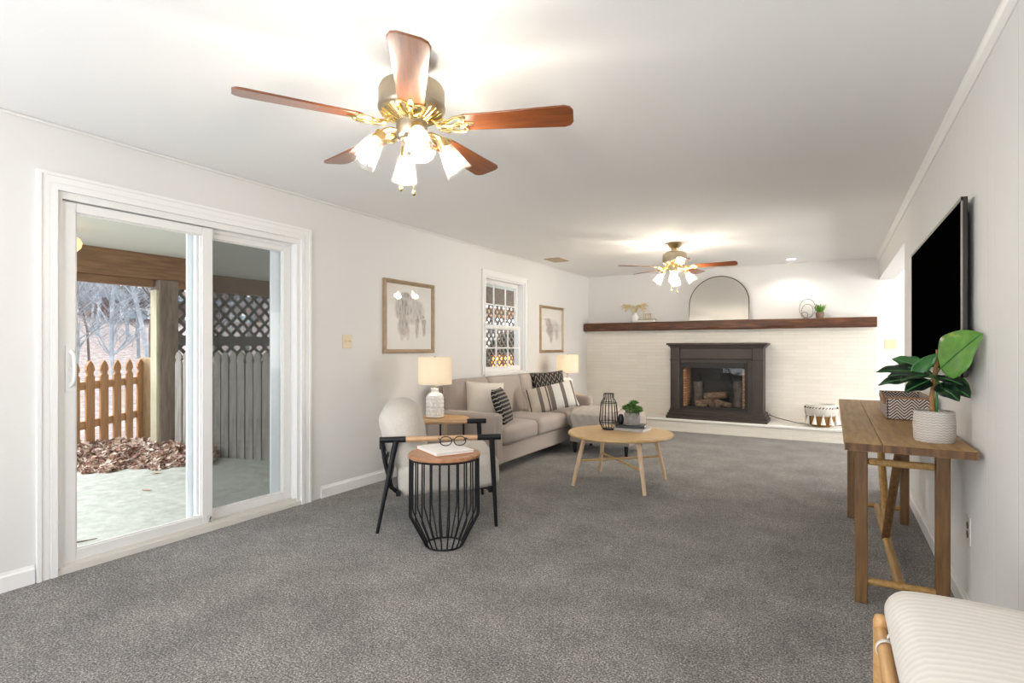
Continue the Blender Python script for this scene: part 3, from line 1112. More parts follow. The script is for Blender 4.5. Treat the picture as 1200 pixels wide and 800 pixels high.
# ------------------------------------------------------------------ mantel decor
# vase with dried stems
vz = 1.618
vs_ = thing('stem_vase', 'white bottle vase of dried golden stems on the mantel', 'vase', (-2.72, 8.55, vz))
MB().lathe([(0.001, 0), (0.05, 0), (0.062, 0.03), (0.062, 0.08), (0.045, 0.115), (0.028, 0.135), (0.030, 0.155), (0.024, 0.155), (0.022, 0.13), (0.001, 0.12)], 28).build('vase_body', M['ceramic'], vs_)
rnd = random.Random(3)
for i in range(15):
    t = -0.6 + 4.4 * i / 14 + rnd.uniform(-.1, .1)
    dx, dy = math.cos(t), 0.35 * math.sin(t) - 0.1
    ln = rnd.uniform(0.6, 1.0)
    q = MB()
    pts = [Vector((0, 0, 0.13)), Vector((dx * 0.06 * ln, dy * .06, 0.22)), Vector((dx * 0.14 * ln, dy * .12, 0.29 * (0.8 + .2 * ln))), Vector((dx * 0.21 * ln, dy * .16, 0.31 * ln)), Vector((dx * 0.25 * ln, dy * .18, 0.27 * ln))]
    q.tube(pts, [0.003, 0.003, 0.007, 0.010, 0.003], 6)
    for k in range(10):
        c = pts[2].lerp(pts[4], k / 9)
        q.sphere(c + Vector((rnd.uniform(-.012, .012), rnd.uniform(-.01, .01), rnd.uniform(-.012, .012))), 0.008, 6, 4)
    q.build('dried_stem', M['dried'], vs_)
# two pale books and a small brass cube frame
tag(MB().box(-2.66, -2.39, 8.46, 8.64, vz, vz + 0.030).box(-2.655, -2.395, 8.458, 8.465, vz + .005, vz + .025).build('book', M['paper'], bevel=0.003, weld=False), 'cream book lying lowest in the mantel stack beside the vase', 'book')
tag(MB().box(-2.645, -2.40, 8.47, 8.63, vz + 0.031, vz + 0.050).build('book', plain('sage_cover', (0.42, 0.40, 0.30), 0.6), bevel=0.003), 'thin olive book on top of the cream book on the mantel', 'book')
q = MB()
a, zz = 0.042, vz + 0.0505
for sx in (-1, 1):
    for sy in (-1, 1):
        q.box(-2.525 + sx * a - .005, -2.525 + sx * a + .005, 8.55 + sy * a - .005, 8.55 + sy * a + .005, zz, zz + 0.085)
    for z_ in (zz, zz + 0.077):
        q.box(-2.525 - a, -2.525 + a, 8.55 + sx * a - .005, 8.55 + sx * a + .005, z_, z_ + 0.008)
        q.box(-2.525 + sx * a - .005, -2.525 + sx * a + .005, 8.55 - a, 8.55 + a, z_, z_ + 0.008)
tag(q.build('cube_ornament', M['goldhi'], smooth=0, weld=False), 'small open brass cube frame on top of the mantel books', 'ornament')

# arched mirror
mr = thing('arched_mirror', 'large arched mirror with thin dark frame leaning at the middle of the mantel', 'mirror', (-1.455, 8.512, vz), rot=(math.radians(-10.0), 0, 0))
Rw, Hs = 0.42, 0.255
outl = [(-Rw, 0.0), (-Rw, Hs)] + [(-Rw * math.cos(PI * i / 40), Hs + Rw * math.sin(PI * i / 40)) for i in range(1, 40)] + [(Rw, Hs), (Rw, 0)]
Hm = Matrix.Rotation(PI / 2, 4, 'X')
q = MB().prism(outl, -0.006, 0.006, Hm)
q.build('mirror_glass', M['mirror'], mr, smooth=0)
q = MB()
q.tube([(x, -0.002, z) for x, z in outl], 0.008, 8, closed=True)
q.build('mirror_frame', plain('bronze_frame', (0.10, 0.08, 0.055), 0.35, 0.7), mr)

# ring sculpture
q = MB()
cx, cy = -0.292, 8.54


def ringpts(c, r, w_, n=48, th0=0.0):
    return [(cx + c[0] + r * math.cos(th0 + 2 * PI * i / n), cy, vz + c[1] + r * math.sin(th0 + 2 * PI * i / n)) for i in range(n)]


rs = thing('ring_sculpture', 'dark metal sculpture of three interlocking rings on the mantel', 'sculpture', (cx, cy, vz))
for (c, rx, rz_, wd) in (((0, 0.135), 0.100, 0.132, 0.016), ((0.0, 0.10), 0.072, 0.098, 0.018), ((-0.035, 0.045), 0.044, 0.044, 0.028)):
    q = MB()
    n = 56
    vs, fs = [], []
    for i in range(n):
        t = 2 * PI * i / n
        for (dr, dy) in ((0, -wd / 2), (0.006, -wd / 2), (0.006, wd / 2), (0, wd / 2)):
            vs.append((c[0] + (rx - dr) * math.cos(t), dy, c[1] + (rz_ - dr) * math.sin(t) + 0.003))
    for i in range(n):
        j = (i + 1) % n
        for k in range(4):
            l = (k + 1) % 4
            fs.append((i * 4 + k, i * 4 + l, j * 4 + l, j * 4 + k))
    q.add(vs, fs).build('ring', plain('dark_bronze', (0.13, 0.105, 0.075), 0.35, 0.9) if 'dark_bronze' not in bpy.data.materials else bpy.data.materials['dark_bronze'], rs)

# grass pot
gp = thing('grass_pot', 'small brown pot of bright green grass beside the ring sculpture on the mantel', 'potted plant', (-0.142, 8.53, vz))
MB().lathe([(0.001, 0), (0.042, 0), (0.052, 0.04), (0.052, 0.08), (0.046, 0.08), (0.044, 0.07), (0.001, 0.068)], 24).build('pot', M['terracotta'], gp)
q = MB()
rnd = random.Random(9)
for i in range(130):
    t = rnd.uniform(0, 2 * PI)
    r0 = rnd.uniform(0, .035)
    o = Vector((r0 * math.cos(t), r0 * math.sin(t), 0.068))
    out = rnd.uniform(.02, .09)
    hh = rnd.uniform(.07, .14)
    d = Vector((math.cos(t) * out, math.sin(t) * out, hh))
    side = Vector((-math.sin(t), math.cos(t), 0)) * 0.004
    m1 = o + d * 0.6 + Vector((0, 0, 0.012))
    e = o + d
    q.add([o - side, o + side, m1 + side, m1 - side, e], [(0, 1, 2, 3), (3, 2, 4)])
q.build('grass_blades', M['grass'], gp, smooth=0, weld=False)


# ------------------------------------------------------------------ ceiling fans
def make_fan(label, loc, base, light_base, power=FAN_W, tint=(1.0, 0.90, 0.76)):
    f = thing('ceiling_fan', label, 'ceiling fan', loc, group=None)
    # z is measured down from the ceiling
    MB().lathe([(0.001, 0), (0.075, 0), (0.078, -0.012), (0.066, -0.035), (0.048, -0.055), (0.040, -0.068), (0.040, -0.115)], 36).build('canopy', M['brass'], f)
    MB().lathe([(0.035, -0.098), (0.10, -0.102), (0.128, -0.116), (0.135, -0.132), (0.135, -0.195), (0.138, -0.198), (0.138, -0.208), (0.128, -0.222), (0.06, -0.257), (0.055, -0.267)], 48).build('motor_housing', M['nickel'], f)
    q = MB()
    for i in range(30):
        t = 2 * PI * i / 30
        c, s = math.cos(t), math.sin(t)
        q.tube([(c * 0.125, s * 0.125, -0.225), (c * 0.062, s * 0.062, -0.260)], 0.0045, 5)
    q.build('vent_grille', M['gold'], f)
    MB().lathe([(0.052, -0.260), (0.064, -0.267), (0.064, -0.317), (0.054, -0.330), (0.040, -0.335), (0.030, -0.355), (0.030, -0.385), (0.018, -0.40), (0.001, -0.405)], 32).build('light_kit', M['nickel'], f)
    # blades
    zb = -0.272
    for k in range(5):
        a = math.radians(base + 72 * k)
        R = Matrix.Rotation(a, 4, 'Z') @ Matrix.Translation((0, 0, zb)) @ Matrix.Rotation(math.radians(-11), 4, 'X')
        pts = []
        r0, r1, w0, w1 = 0.205, 0.665, 0.050, 0.068
        pts += [(r0, -w0 * .75), (r0 + 0.02, -w0)]
        pts += [(r1 - 0.035, -w1), (r1 - 0.012, -w1 * .86), (r1, -w1 * .55), (r1, w1 * .55), (r1 - 0.012, w1 * .86), (r1 - 0.035, w1), (r0 + 0.02, w0), (r0, w0 * .75)]
        b = MB().prism(pts, -0.004, 0.004)
        bo = b.build('blade', M['walnut'], f, smooth=30, bevel=0.002)
        bo.rotation_euler = (math.radians(-11), 0, a)
        bo.rotation_mode = 'QUATERNION'
        bo.rotation_quaternion = R.to_quaternion()
        bo.location = (0, 0, zb)
        # scrolled iron
        ir = MB()
        ir.tube([(0.085, 0, 0.022), (0.12, 0, -0.012), (0.165, 0, -0.016), (0.20, 0, -0.008)], [0.010, 0.011, 0.010, 0.008], 8)
        for s in (-1, 1):
            ir.tube([(0.12, 0, -0.010), (0.15, s * 0.022, -0.012), (0.185, s * 0.046, -0.010), (0.215, s * 0.050, -0.008), (0.232, s * 0.036, -0.007), (0.222, s * 0.020, -0.007), (0.200, s * 0.022, -0.007)], [0.006, 0.008, 0.007, 0.007, 0.006, 0.006, 0.004], 8)
            ir.tube([(0.16, 0, -0.014), (0.20, s * 0.012, -0.009), (0.235, s * 0.006, -0.007), (0.262, 0, -0.007)], 0.005, 8)
            ir.tube([(0.125, s * 0.002, 0.0), (0.115, s * 0.03, -0.008), (0.145, s * 0.045, -0.012), (0.165, s * 0.034, -0.012)], 0.005, 8)
        ir.sphere((0.235, 0, -0.008), 0.008, 8, 6)
        ir.build('blade_iron', M['gold'], bo)
    # four shaded lamps
    for k in range(4):
        a = math.radians(light_base + 90 * k)
        c, s = math.cos(a), math.sin(a)
        arm = MB()
        arm.tube([(c * 0.045, s * 0.045, -0.300), (c * 0.085, s * 0.085, -0.296), (c * 0.112, s * 0.112, -0.305), (c * 0.124, s * 0.124, -0.320)], 0.008, 8)
        tilt = math.radians(32)
        D = Vector((c * math.sin(tilt), s * math.sin(tilt), -math.cos(tilt)))
        P0 = Vector((c * 0.122, s * 0.122, -0.318))
        arm.cyl(P0, P0 + D * 0.035, 0.022, 0.026, 20)
        ao = arm.build('lamp_arm', M['brass'], f)
        Q = D.to_track_quat('Z', 'Y').to_matrix().to_4x4()
        Mx = Matrix.Translation(P0 + D * 0.028) @ Q
        sh = MB().lathe([(0.022, 0.0), (0.030, 0.004), (0.037, 0.022), (0.043, 0.055), (0.050, 0.090), (0.058, 0.124), (0.0555, 0.124), (0.048, 0.090), (0.041, 0.055), (0.035, 0.024), (0.022, 0.004)], 60, Mx, fx=lambda r, z, t: r * (1 + 0.022 * math.cos(20 * t)))
        sh.build('glass_shade', M['shade_glass'], ao)
        bb = MB().sphere((0, 0, 0.062), 0.020, 16, 10, (1, 1, 1.35), M=Mx)
        bb.cyl(Mx @ Vector((0, 0, 0.012)), Mx @ Vector((0, 0, 0.042)), 0.012, 0.014, 12)
        bb.build('bulb', M['bulb'], ao)
        ld = bpy.data.lights.new('fan_lamp', 'POINT')
        ld.energy = power
        ld.color = tint
        ld.shadow_soft_size = 0.03
        lo_ = bpy.data.objects.new('fan_lamp', ld)
        C.objects.link(lo_)
        lo_.parent = f
        lo_.location = P0 + D * 0.115
    pc = MB()
    for (px, py, ln) in ((0.035, -0.028, 0.225), (-0.028, -0.035, 0.20)):
        pc.tube([(px, py, -0.33), (px, py, -0.33 - ln)], 0.0016, 5)
        pc.sphere((px, py, -0.33 - ln - 0.008), 0.009, 10, 8, (1, 1, 1.3))
    pc.build('pull_chain', M['gold'], f, weld=False)
    return f


make_fan('brass ceiling fan with five walnut blades hanging at the patio door end', (-1.50, 1.74, H), 22, -40)
make_fan('brass ceiling fan with walnut blades hanging over the sofa, before the arched mirror', (-1.55, 6.32, H), 4, -80, 11.5, (1.0, 0.89, 0.73))

# recessed ceiling lamp and ceiling register
rl = thing('recessed_light', 'round white recessed ceiling lamp, lit, near the fireplace wall', 'ceiling light', (-0.473, 8.25, H))
MB().lathe([(0.055, -0.002), (0.058, -0.006), (0.085, -0.005), (0.088, 0.0)], 40).build('trim_ring', M['trim'], rl)
MB().lathe([(0.001, -0.002), (0.056, -0.0025)], 40).build('lens', M['can'], rl)
ld = bpy.data.lights.new('recessed_spot', 'SPOT')
ld.energy, ld.spot_size, ld.spot_blend, ld.color, ld.shadow_soft_size = 16, math.radians(140), 0.5, (1.0, 0.92, 0.80), 0.05
so_ = bpy.data.objects.new('recessed_spot', ld)
C.objects.link(so_)
so_.parent = rl
so_.location = (0, 0, -0.01)
vt = thing('ceiling_vent', 'small tan ceiling register with slots, near the window', 'vent', (-3.225, 6.70, H))
q = MB()
q.box(-0.11, 0.11, -0.16, -0.145, -0.008, 0).box(-0.11, 0.11, 0.145, 0.16, -0.008, 0).box(-0.11, -0.095, -0.145, 0.145, -0.008, 0).box(0.095, 0.11, -0.145, 0.145, -0.008, 0)
M['ventcol'] = plain('tan_register', (0.46, 0.36, 0.25), 0.5)
q.build('vent_frame', M['ventcol'], vt, smooth=0, weld=False)
q = MB()
for i in range(9):
    x = -0.085 + 0.17 * i / 8
    q.box(x - 0.006, x + 0.006, -0.145, 0.145, -0.006, -0.002)
q.box(-0.095, 0.095, -0.145, 0.145, -0.001, 0)
q.build('louvre', M['ventcol'], vt, smooth=0, weld=False)


# ------------------------------------------------------------------ switch plates and outlet
def wallplate(name, label, cat, loc, rz, wd, ht, mat, holes, cover):
    t = thing(name, label, cat, loc, rz)          # plate in the local xz plane, facing -y
    MB().box(-wd / 2, wd / 2, -0.006, 0, -ht / 2, ht / 2).build('cover_plate', mat, t, bevel=0.004)
    for (x, z, kind) in holes:
        if kind == 'toggle':
            q = MB().box(x - 0.006, x + 0.006, -0.008, -0.004, z - 0.014, z + 0.014).box(x - 0.004, x + 0.004, -0.018, -0.006, z - 0.001, z + 0.010)
            q.build('toggle', mat, t, smooth=0, weld=False)
        else:
            q = MB().cyl((x, -0.004, z), (x, -0.0085, z), 0.017, 0.0165, 20)
            s = q.build('socket', cover, t)
            q = MB().box(x - 0.008, x - 0.005, -0.0092, -0.0085, z - 0.002, z + 0.008).box(x + 0.005, x + 0.008, -0.0092, -0.0085, z - 0.002, z + 0.008).cyl((x, -0.0085, z - 0.009), (x, -0.0092, z - 0.009), 0.003, 0.003, 8)
            q.build('slots', M['black'], s, smooth=0, weld=False)
    return t


wallplate('light_switch', 'almond two toggle switch plate beside the patio door casing', 'light switch', (XL, 3.308, 1.27), PI / 2, 0.105, 0.115, M['almond'], [(-.023, 0, 'toggle'), (.023, 0, 'toggle')], None)
wallplate('light_switch', 'almond two toggle switch plate past the end of the mantel', 'light switch', (0.66, YB, 1.262), 0, 0.135, 0.125, M['almond'], [(-.023, 0, 'toggle'), (.023, 0, 'toggle')], None)
wallplate('wall_outlet', 'almond wall outlet low on the panelled wall behind the console table', 'outlet', (XR, 3.14, 0.405), -PI / 2, 0.078, 0.125, M['ivory'], [(0, 0.02, 'socket'), (0, -0.02, 'socket')], plain('brown_socket', (0.12, 0.09, 0.07), 0.5))

# ------------------------------------------------------------------ television
tv = thing('television', 'large black flat screen television mounted on the panelled wall', 'television', (XR, 3.90, 1.46))
y0, y1, z0, z1 = 3.03 - 3.90, 4.77 - 3.90, 1.09 - 1.46, 1.875 - 1.46
xf = 0.485 - XR
MB().box(xf + 0.003, xf + 0.022, y0, y1, z0, z1).build('housing', M['tvframe'], tv, bevel=0.004)
bz = MB()
bz.box(xf - 0.001, xf + 0.004, y0, y1, z1 - 0.016, z1).box(xf - 0.001, xf + 0.004, y0, y1, z0, z0 + 0.020).box(xf - 0.001, xf + 0.004, y0, y0 + 0.014, z0, z1).box(xf - 0.001, xf + 0.004, y1 - 0.014, y1, z0, z1)
bz.build('bezel', plain('brushed_bezel', (0.30, 0.27, 0.24), 0.3, 0.8), tv, smooth=0, weld=False)
MB().box(xf + 0.0008, xf + 0.0028, y0 + 0.014, y1 - 0.014, z0 + 0.020, z1 - 0.016).build('screen', M['screen'], tv, smooth=0)
MB().box(xf + 0.022, -0.010, y0 + 0.04, y1 - 0.04, z0 + 0.04, z1 - 0.06).build('back_box', M['black'], tv, bevel=0.01)
MB().box(-0.010, 0, -0.25, 0.25, -0.18, 0.18).build('wall_mount', M['black_metal'], tv, smooth=0)


# ------------------------------------------------------------------ framed animal drawings
def bison(u, v):
    """shaggy animal facing the viewer, brown grey wash; returns (amount, colour)"""
    def n(a, b, k=0.0):
        return noise.noise(Vector((a, b, k)))
    du = u + 0.018 * n(u * 30, v * 12, 4)
    head = ((du - 0.34) / 0.17) ** 2 + ((v - 0.62) / 0.20) ** 2
    body = ((du - 0.55) / 0.30) ** 2 + ((v - 0.60) / 0.22) ** 2
    hump = ((du - 0.42) / 0.22) ** 2 + ((v - 0.72) / 0.17) ** 2
    beard = ((du - 0.36) / 0.13) ** 2 + ((v - 0.36) / 0.18) ** 2
    a = 0.0
    for d, k in ((head, 0.75), (body, 0.55), (hump, 0.55), (beard, 0.7)):
        a = max(a, k * max(0, min(1, (1.15 - d) * 1.6)))
    for lx, lw, top, bot, k in ((0.66, 0.045, 0.48, 0.17, 0.85), (0.82, 0.045, 0.48, 0.20, 0.8), (0.32, 0.04, 0.3, 0.13, 0.5), (0.45, 0.04, 0.3, 0.14, 0.5)):
        if bot < v < top:
            t = (top - v) / (top - bot)
            d = abs(du - lx) / (lw * (1.1 - 0.6 * t))
            a = max(a, k * max(0, min(1, (1.2 - d) * 3)) * (1 - 0.4 * t))
    for hx2, s in ((0.24, -1), (0.48, 1)):
        d = ((du - hx2) / 0.06) ** 2 + ((v - 0.80) / 0.05) ** 2
        if d < 1:
            a = max(a, 0.6)
    st = 0.5 + 0.5 * n(du * 55, v * 9, 2)
    st2 = 0.5 + 0.5 * n(u * 9, v * 9, 7)
    for fx_, fz_, rx_, rz2, k in ((0.36, 0.27, 0.07, 0.055, 0.9), (0.28, 0.55, 0.030, 0.022, 1.0), (0.44, 0.55, 0.030, 0.022, 1.0), (0.36, 0.42, 0.05, 0.10, 0.75), (0.40, 0.84, 0.12, 0.05, 0.7), (0.70, 0.52, 0.16, 0.05, 0.6)):
        d = ((du - fx_) / rx_) ** 2 + ((v - fz_) / rz2) ** 2
        a = max(a, k * max(0, min(1, (1.2 - d) * 1.5)))
    fine = 0.5 + 0.5 * n(du * 120, v * 30, 12)
    a *= 0.30 + 1.3 * max(0, st - 0.25) + 0.35 * st2 * fine
    return max(0, min(1, a))


def calf(u, v):
    def n(a, b, k=0.0):
        return noise.noise(Vector((a, b, k)))
    du = u + 0.025 * n(u * 20, v * 12, 14)
    a = 0
    for cx_, cz, rx, rz_, k in ((0.34, 0.66, 0.15, 0.12, 0.85), (0.40, 0.50, 0.17, 0.20, 0.8), (0.60, 0.55, 0.27, 0.20, 0.38), (0.46, 0.33, 0.09, 0.17, 0.75), (0.74, 0.38, 0.09, 0.16, 0.55), (0.30, 0.74, 0.20, 0.03, 0.6)):
        d = ((du - cx_) / rx) ** 2 + ((v - cz) / rz_) ** 2
        a = max(a, k * max(0, min(1, (1.15 - d) * 1.5)))
    a *= 0.40 + 1.2 * max(0, (0.5 + 0.5 * n(du * 40, v * 10, 3)) - 0.2)
    return max(0, min(1, a))


def vcol_mat(name):
    m, nt, b, out = new_mat(name)
    b.inputs['Roughness'].default_value = 0.8
    at = nd(nt, 'ShaderNodeVertexColor')
    at.layer_name = 'ink'
    nt.links.new(at.outputs[0], b.inputs['Base Color'])
    return m


M['ink'] = vcol_mat('watercolour_print')


def picture(label, y0, y1, z0, z1, fn, ink, fw, nx=140, nz=160):
    wd, ht = y1 - y0, z1 - z0
    t = thing('framed_picture', label, 'picture', (XL, (y0 + y1) / 2, (z0 + z1) / 2), PI / 2)   # faces local -y -> +x
    q = MB()
    o, i_ = (wd / 2, ht / 2), (wd / 2 - fw, ht / 2 - fw)
    lay = [(o, 0.0), (o, -0.026), ((o[0] - fw * .35, o[1] - fw * .35), -0.030), ((o[0] - fw * .8, o[1] - fw * .8), -0.022), (i_, -0.018), (i_, 0.0)]
    vs = []
    for (a, b), y in lay:
        vs += [(-a, y, -b), (a, y, -b), (a, y, b), (-a, y, b)]
    fs = []
    for j in range(len(lay) - 1):
        for k in range(4):
            l = (k + 1) % 4
            fs.append((j * 4 + k, j * 4 + l, (j + 1) * 4 + l, (j + 1) * 4 + k))
    q.add(vs, fs)
    q.build('picture_frame', M['goldframe'], t, smooth=0)
    me = bpy.data.meshes.new('print')
    vv, ff = [], []
    for j in range(nz + 1):
        for i in range(nx + 1):
            vv.append((-i_[0] + 2 * i_[0] * i / nx, -0.010, -i_[1] + 2 * i_[1] * j / nz))
    for j in range(nz):
        for i in range(nx):
            a = j * (nx + 1) + i
            ff.append((a, a + 1, a + nx + 2, a + nx + 1))
    me.from_pydata(vv, [], ff)
    at = me.color_attributes.new('ink', 'FLOAT_COLOR', 'POINT')
    paper = Vector((0.76, 0.74, 0.70))
    cols = []
    for j in range(nz + 1):
        for i in range(nx + 1):
            u, v = i / nx, j / nz
            a = fn(u, v)
            k = 0.5 + 0.5 * noise.noise(Vector((u * 6, v * 6, 1)))
            dark = Vector(ink[0]).lerp(Vector(ink[1]), k)
            bg = paper * (1 - 0.05 * max(0, noise.noise(Vector((u * 3, v * 3, 9)))))
            c = bg.lerp(dark, a)
            cols += [c.x, c.y, c.z, 1]
    at.data.foreach_set('color', cols)
    me.materials.append(M['ink'])
    link('print', me, t)
    MB().box(-i_[0], i_[0], -0.0165, -0.015, -i_[1], i_[1]).build('picture_glass', M['picglass'], t, smooth=0)
    MB().box(-i_[0], i_[0], -0.009, -0.002, -i_[1], i_[1]).build('backing_board', M['paper'], t, smooth=0)
    return t


M['goldframe'] = plain('champagne_frame', (0.42, 0.31, 0.20), 0.38, 0.55, 0.12, 20)
picture('framed shaggy bison sketch between the switch plate and the window', 3.735, 4.468, 1.165, 1.862, bison, ((0.07, 0.045, 0.032), (0.34, 0.28, 0.24)), 0.038)
picture('framed small brown calf watercolour between the window and the brick wall', 6.858, 7.62, 1.145, 1.822, calf, ((0.13, 0.075, 0.045), (0.40, 0.35, 0.32)), 0.040)

# ------------------------------------------------------------------ sofa with ottoman
SY0, SY1 = 4.32, 6.74
SXB, SXF = -3.545, -2.70
sofa = thing('sofa', 'long taupe three seat sofa with its back to the window wall', 'sofa', ((SXB + SXF) / 2, (SY0 + SY1) / 2, 0))
ox, oy = sofa.location.x, sofa.location.y
sx, sy = SXF - ox, (SY1 - SY0) / 2


def sb(name, mb, loc, mat, par, rot=None, sub=0):
    return mb.build(name, mat, par, smooth=60, loc=loc, rot=rot, sub=sub)


sb('seat_base', softbox((SXF - SXB) / 2 - 0.02, sy - 0.03, 0.09, 0.02), (-0.01, 0, 0.19), M['sofa'], sofa)
sb('back_frame', softbox(0.055, sy - 0.02, 0.36, 0.04), (-(SXF - SXB) / 2 + 0.06, 0, 0.46), M['sofa'], sofa)
for s in (-1, 1):
    sb('arm', softbox((SXF - SXB) / 2, 0.066, 0.245, 0.035, puff=0.01), (0, s * (sy - 0.066), 0.345), M['sofa'], sofa)
W3 = (2 * sy - 0.264) / 3
for k in range(3):
    yc = -sy + 0.132 + W3 * (k + .5)
    sb('seat_cushion', softbox(0.315, W3 / 2 - 0.004, 0.085, 0.05, puff=0.022, wob=0.004, seed=k, sidepuff=0.006), (sx - 0.305, yc, 0.362), M['sofa'], sofa)
    sb('back_cushion', softbox(0.068, W3 / 2 - 0.003, 0.235, 0.055, wob=0.006, seed=k + 5, sidepuff=0.018), (-(SXF - SXB) / 2 + 0.185, yc, 0.655), M['sofa'], sofa, rot=(0, math.radians(-9), 0))
q = MB()
for (a, b) in ((-1, -1), (-1, 1), (1, -1), (1, 1)):
    q = MB()
    px, py = a * ((SXF - SXB) / 2 - 0.07), b * (sy - 0.10)
    q.cyl((px, py, 0), (px, py, 0.11), 0.018, 0.026, 14)
    q.build('leg', M['black'], sofa)

ot = thing('ottoman', 'low taupe ottoman on black feet pushed against the sofa end, under a knitted throw', 'ottoman', (-2.28, 6.12, 0))
sb('ottoman_base', softbox(0.36, 0.29, 0.085, 0.02), (0, 0, 0.205), M['sofa'], ot)
sb('ottoman_cushion', softbox(0.375, 0.30, 0.088, 0.05, puff=0.03, wob=0.004, seed=3, sidepuff=.006), (0, 0, 0.375), M['sofa'], ot)
for (a, b) in ((-1, -1), (-1, 1), (1, -1), (1, 1)):
    MB().cyl((a * 0.31, b * 0.25, 0), (a * 0.31, b * 0.25, 0.125), 0.017, 0.024, 14).build('leg', M['black'], ot)

# throw draped over the ottoman (cloth sheet following the cushion)
q = MB()
nx, ny = 26, 60
vs, fs = [], []
for i in range(nx + 1):
    for j in range(ny + 1):
        x = -2.60 + 0.50 * i / nx + 0.02 * math.sin(j * 0.35)
        s = -0.22 + 1.0 * j / ny          # arc length along y from the front edge
        yf, yk = 5.815, 6.425
        wv = 0.006 * math.sin(i * 1.3 + j * 0.4) + 0.012 * noise.noise(Vector((i * .25, j * .12, 0)))
        fx = min(i, nx - i) / nx
        if s < 0:
            p = (x, yf - 0.018 + wv * .8 - 0.01 * (1 if s < -.05 else 0), 0.455 + s)
        elif s < yk - yf:
            k = s / (yk - yf)
            p = (x, yf + s, 0.478 + 0.022 * math.sin(PI * k) ** .6 + wv * .7 - (0.022 if k < .04 or k > .96 else 0))
        else:
            p = (x, yk + 0.018 + wv * .6, 0.455 - (s - (yk - yf)))
        vs.append(p)
for i in range(nx):
    for j in range(ny):
        a = i * (ny + 1) + j
        fs.append((a, a + ny + 1, a + ny + 2, a + 1))
q.add(vs, fs)
th = q.build('throw_blanket', M['throw'], smooth=80)
sm = th.modifiers.new('thick', 'SOLIDIFY')
sm.thickness = 0.012
sm.offset = 1
tag(th, 'cream knitted throw blanket draped across the ottoman', 'blanket')


def pillow(label, wd, ht, t, loc, rot, mat, seed, group=None):
    o = pillow_mb(wd, ht, t, seed=seed).build('throw_pillow', mat, smooth=70, loc=loc)
    o.rotation_euler = rot
    return tag(o, label, 'pillow', group)


pillow('plain cream square pillow propped against the sofa arm beside the table lamp', 0.42, 0.42, 0.17, (-3.14, 4.80, 0.655), (math.radians(-16), math.radians(4), math.radians(48)), M['cream'], 1)
pillow('black pillow with cream dashes leaning edge-on against the plain cream pillow', 0.40, 0.38, 0.13, (-2.905, 4.76, 0.625), (math.radians(-20), 0, math.radians(108)), M['fringe'], 2)
pillow('long cream and grey striped lumbar pillow on the sofa seat', 0.62, 0.33, 0.15, (-2.87, 5.80, 0.625), (math.radians(-24), math.radians(-12), math.radians(34)), M['stripes'], 3)
pillow('dark woven pillow with pale lines standing behind the striped lumbar pillow', 0.46, 0.43, 0.15, (-3.13, 6.28, 0.705), (math.radians(-18), math.radians(-4), math.radians(48)), M['blackpillow'], 4)


# ------------------------------------------------------------------ table lamps and side tables
def ceramic_lamp(label, loc):
    t = thing('table_lamp', label, 'table lamp', loc, 0, 'white ceramic table lamps')

    def dimple(r, z, a):
        if 0.02 < z < 0.20:
            row = int((z - 0.02) / 0.036)
            ph = (row % 2) * PI / 14
            return r * (1 - 0.10 * (1 - abs(math.sin(6 * a + (row % 2) * PI / 2))) - 0.07 * (1 - abs(math.sin((z - 0.02) / 0.036 * PI)) ** .5))
        return r
    prof = [(0.001, 0.0), (0.072, 0.0), (0.080, 0.008)]
    for i in range(46):
        z = 0.012 + 0.20 * i / 45
        prof.append((0.084 - 0.014 * max(0, (z - 0.18) / 0.03) ** 2, z))
    prof += [(0.062, 0.222), (0.040, 0.232), (0.034, 0.238), (0.034, 0.262), (0.036, 0.268), (0.012, 0.272), (0.001, 0.272)]
    MB().lathe(prof, 112, fx=dimple).build('lamp_base', M['ceramic'], t, smooth=60)
    q = MB().cyl((0, 0, 0.27), (0, 0, 0.40), 0.007, 0.007, 10)
    q.tube([(0.0, -0.002, 0.30), (-0.045, 0, 0.36), (-0.04, 0, 0.46), (0, 0, 0.545), (0.04, 0, 0.46), (0.045, 0, 0.36), (0.0, 0.002, 0.30)], 0.002, 6)
    q.cyl((0, 0, 0.54), (0, 0, 0.566), 0.005, 0.008, 10)
    for k in range(3):
        a = 2 * PI * k / 3
        q.cyl((0, 0, 0.543), (0.152 * math.cos(a), 0.152 * math.sin(a), 0.552), 0.002, 0.002, 6)
    q.build('harp', M['brass'], t)
    sh = MB().lathe([(0.156, 0.308), (0.153, 0.308), (0.150, 0.558), (0.153, 0.558), (0.156, 0.308)], 64)
    sh.build('lamp_shade', M['lamp_shade'], t)
    MB().sphere((0, 0, 0.43), 0.028, 14, 10, (1, 1, 1.3)).build('bulb', M['bulb'], t)
    ld = bpy.data.lights.new('table_lamp_light', 'POINT')
    ld.energy, ld.color, ld.shadow_soft_size = 7.5, (1.0, 0.80, 0.55), 0.03
    lo_ = bpy.data.objects.new('table_lamp_light', ld)
    C.objects.link(lo_)
    lo_.parent = t
    lo_.location = (0, 0, 0.43)
    return t


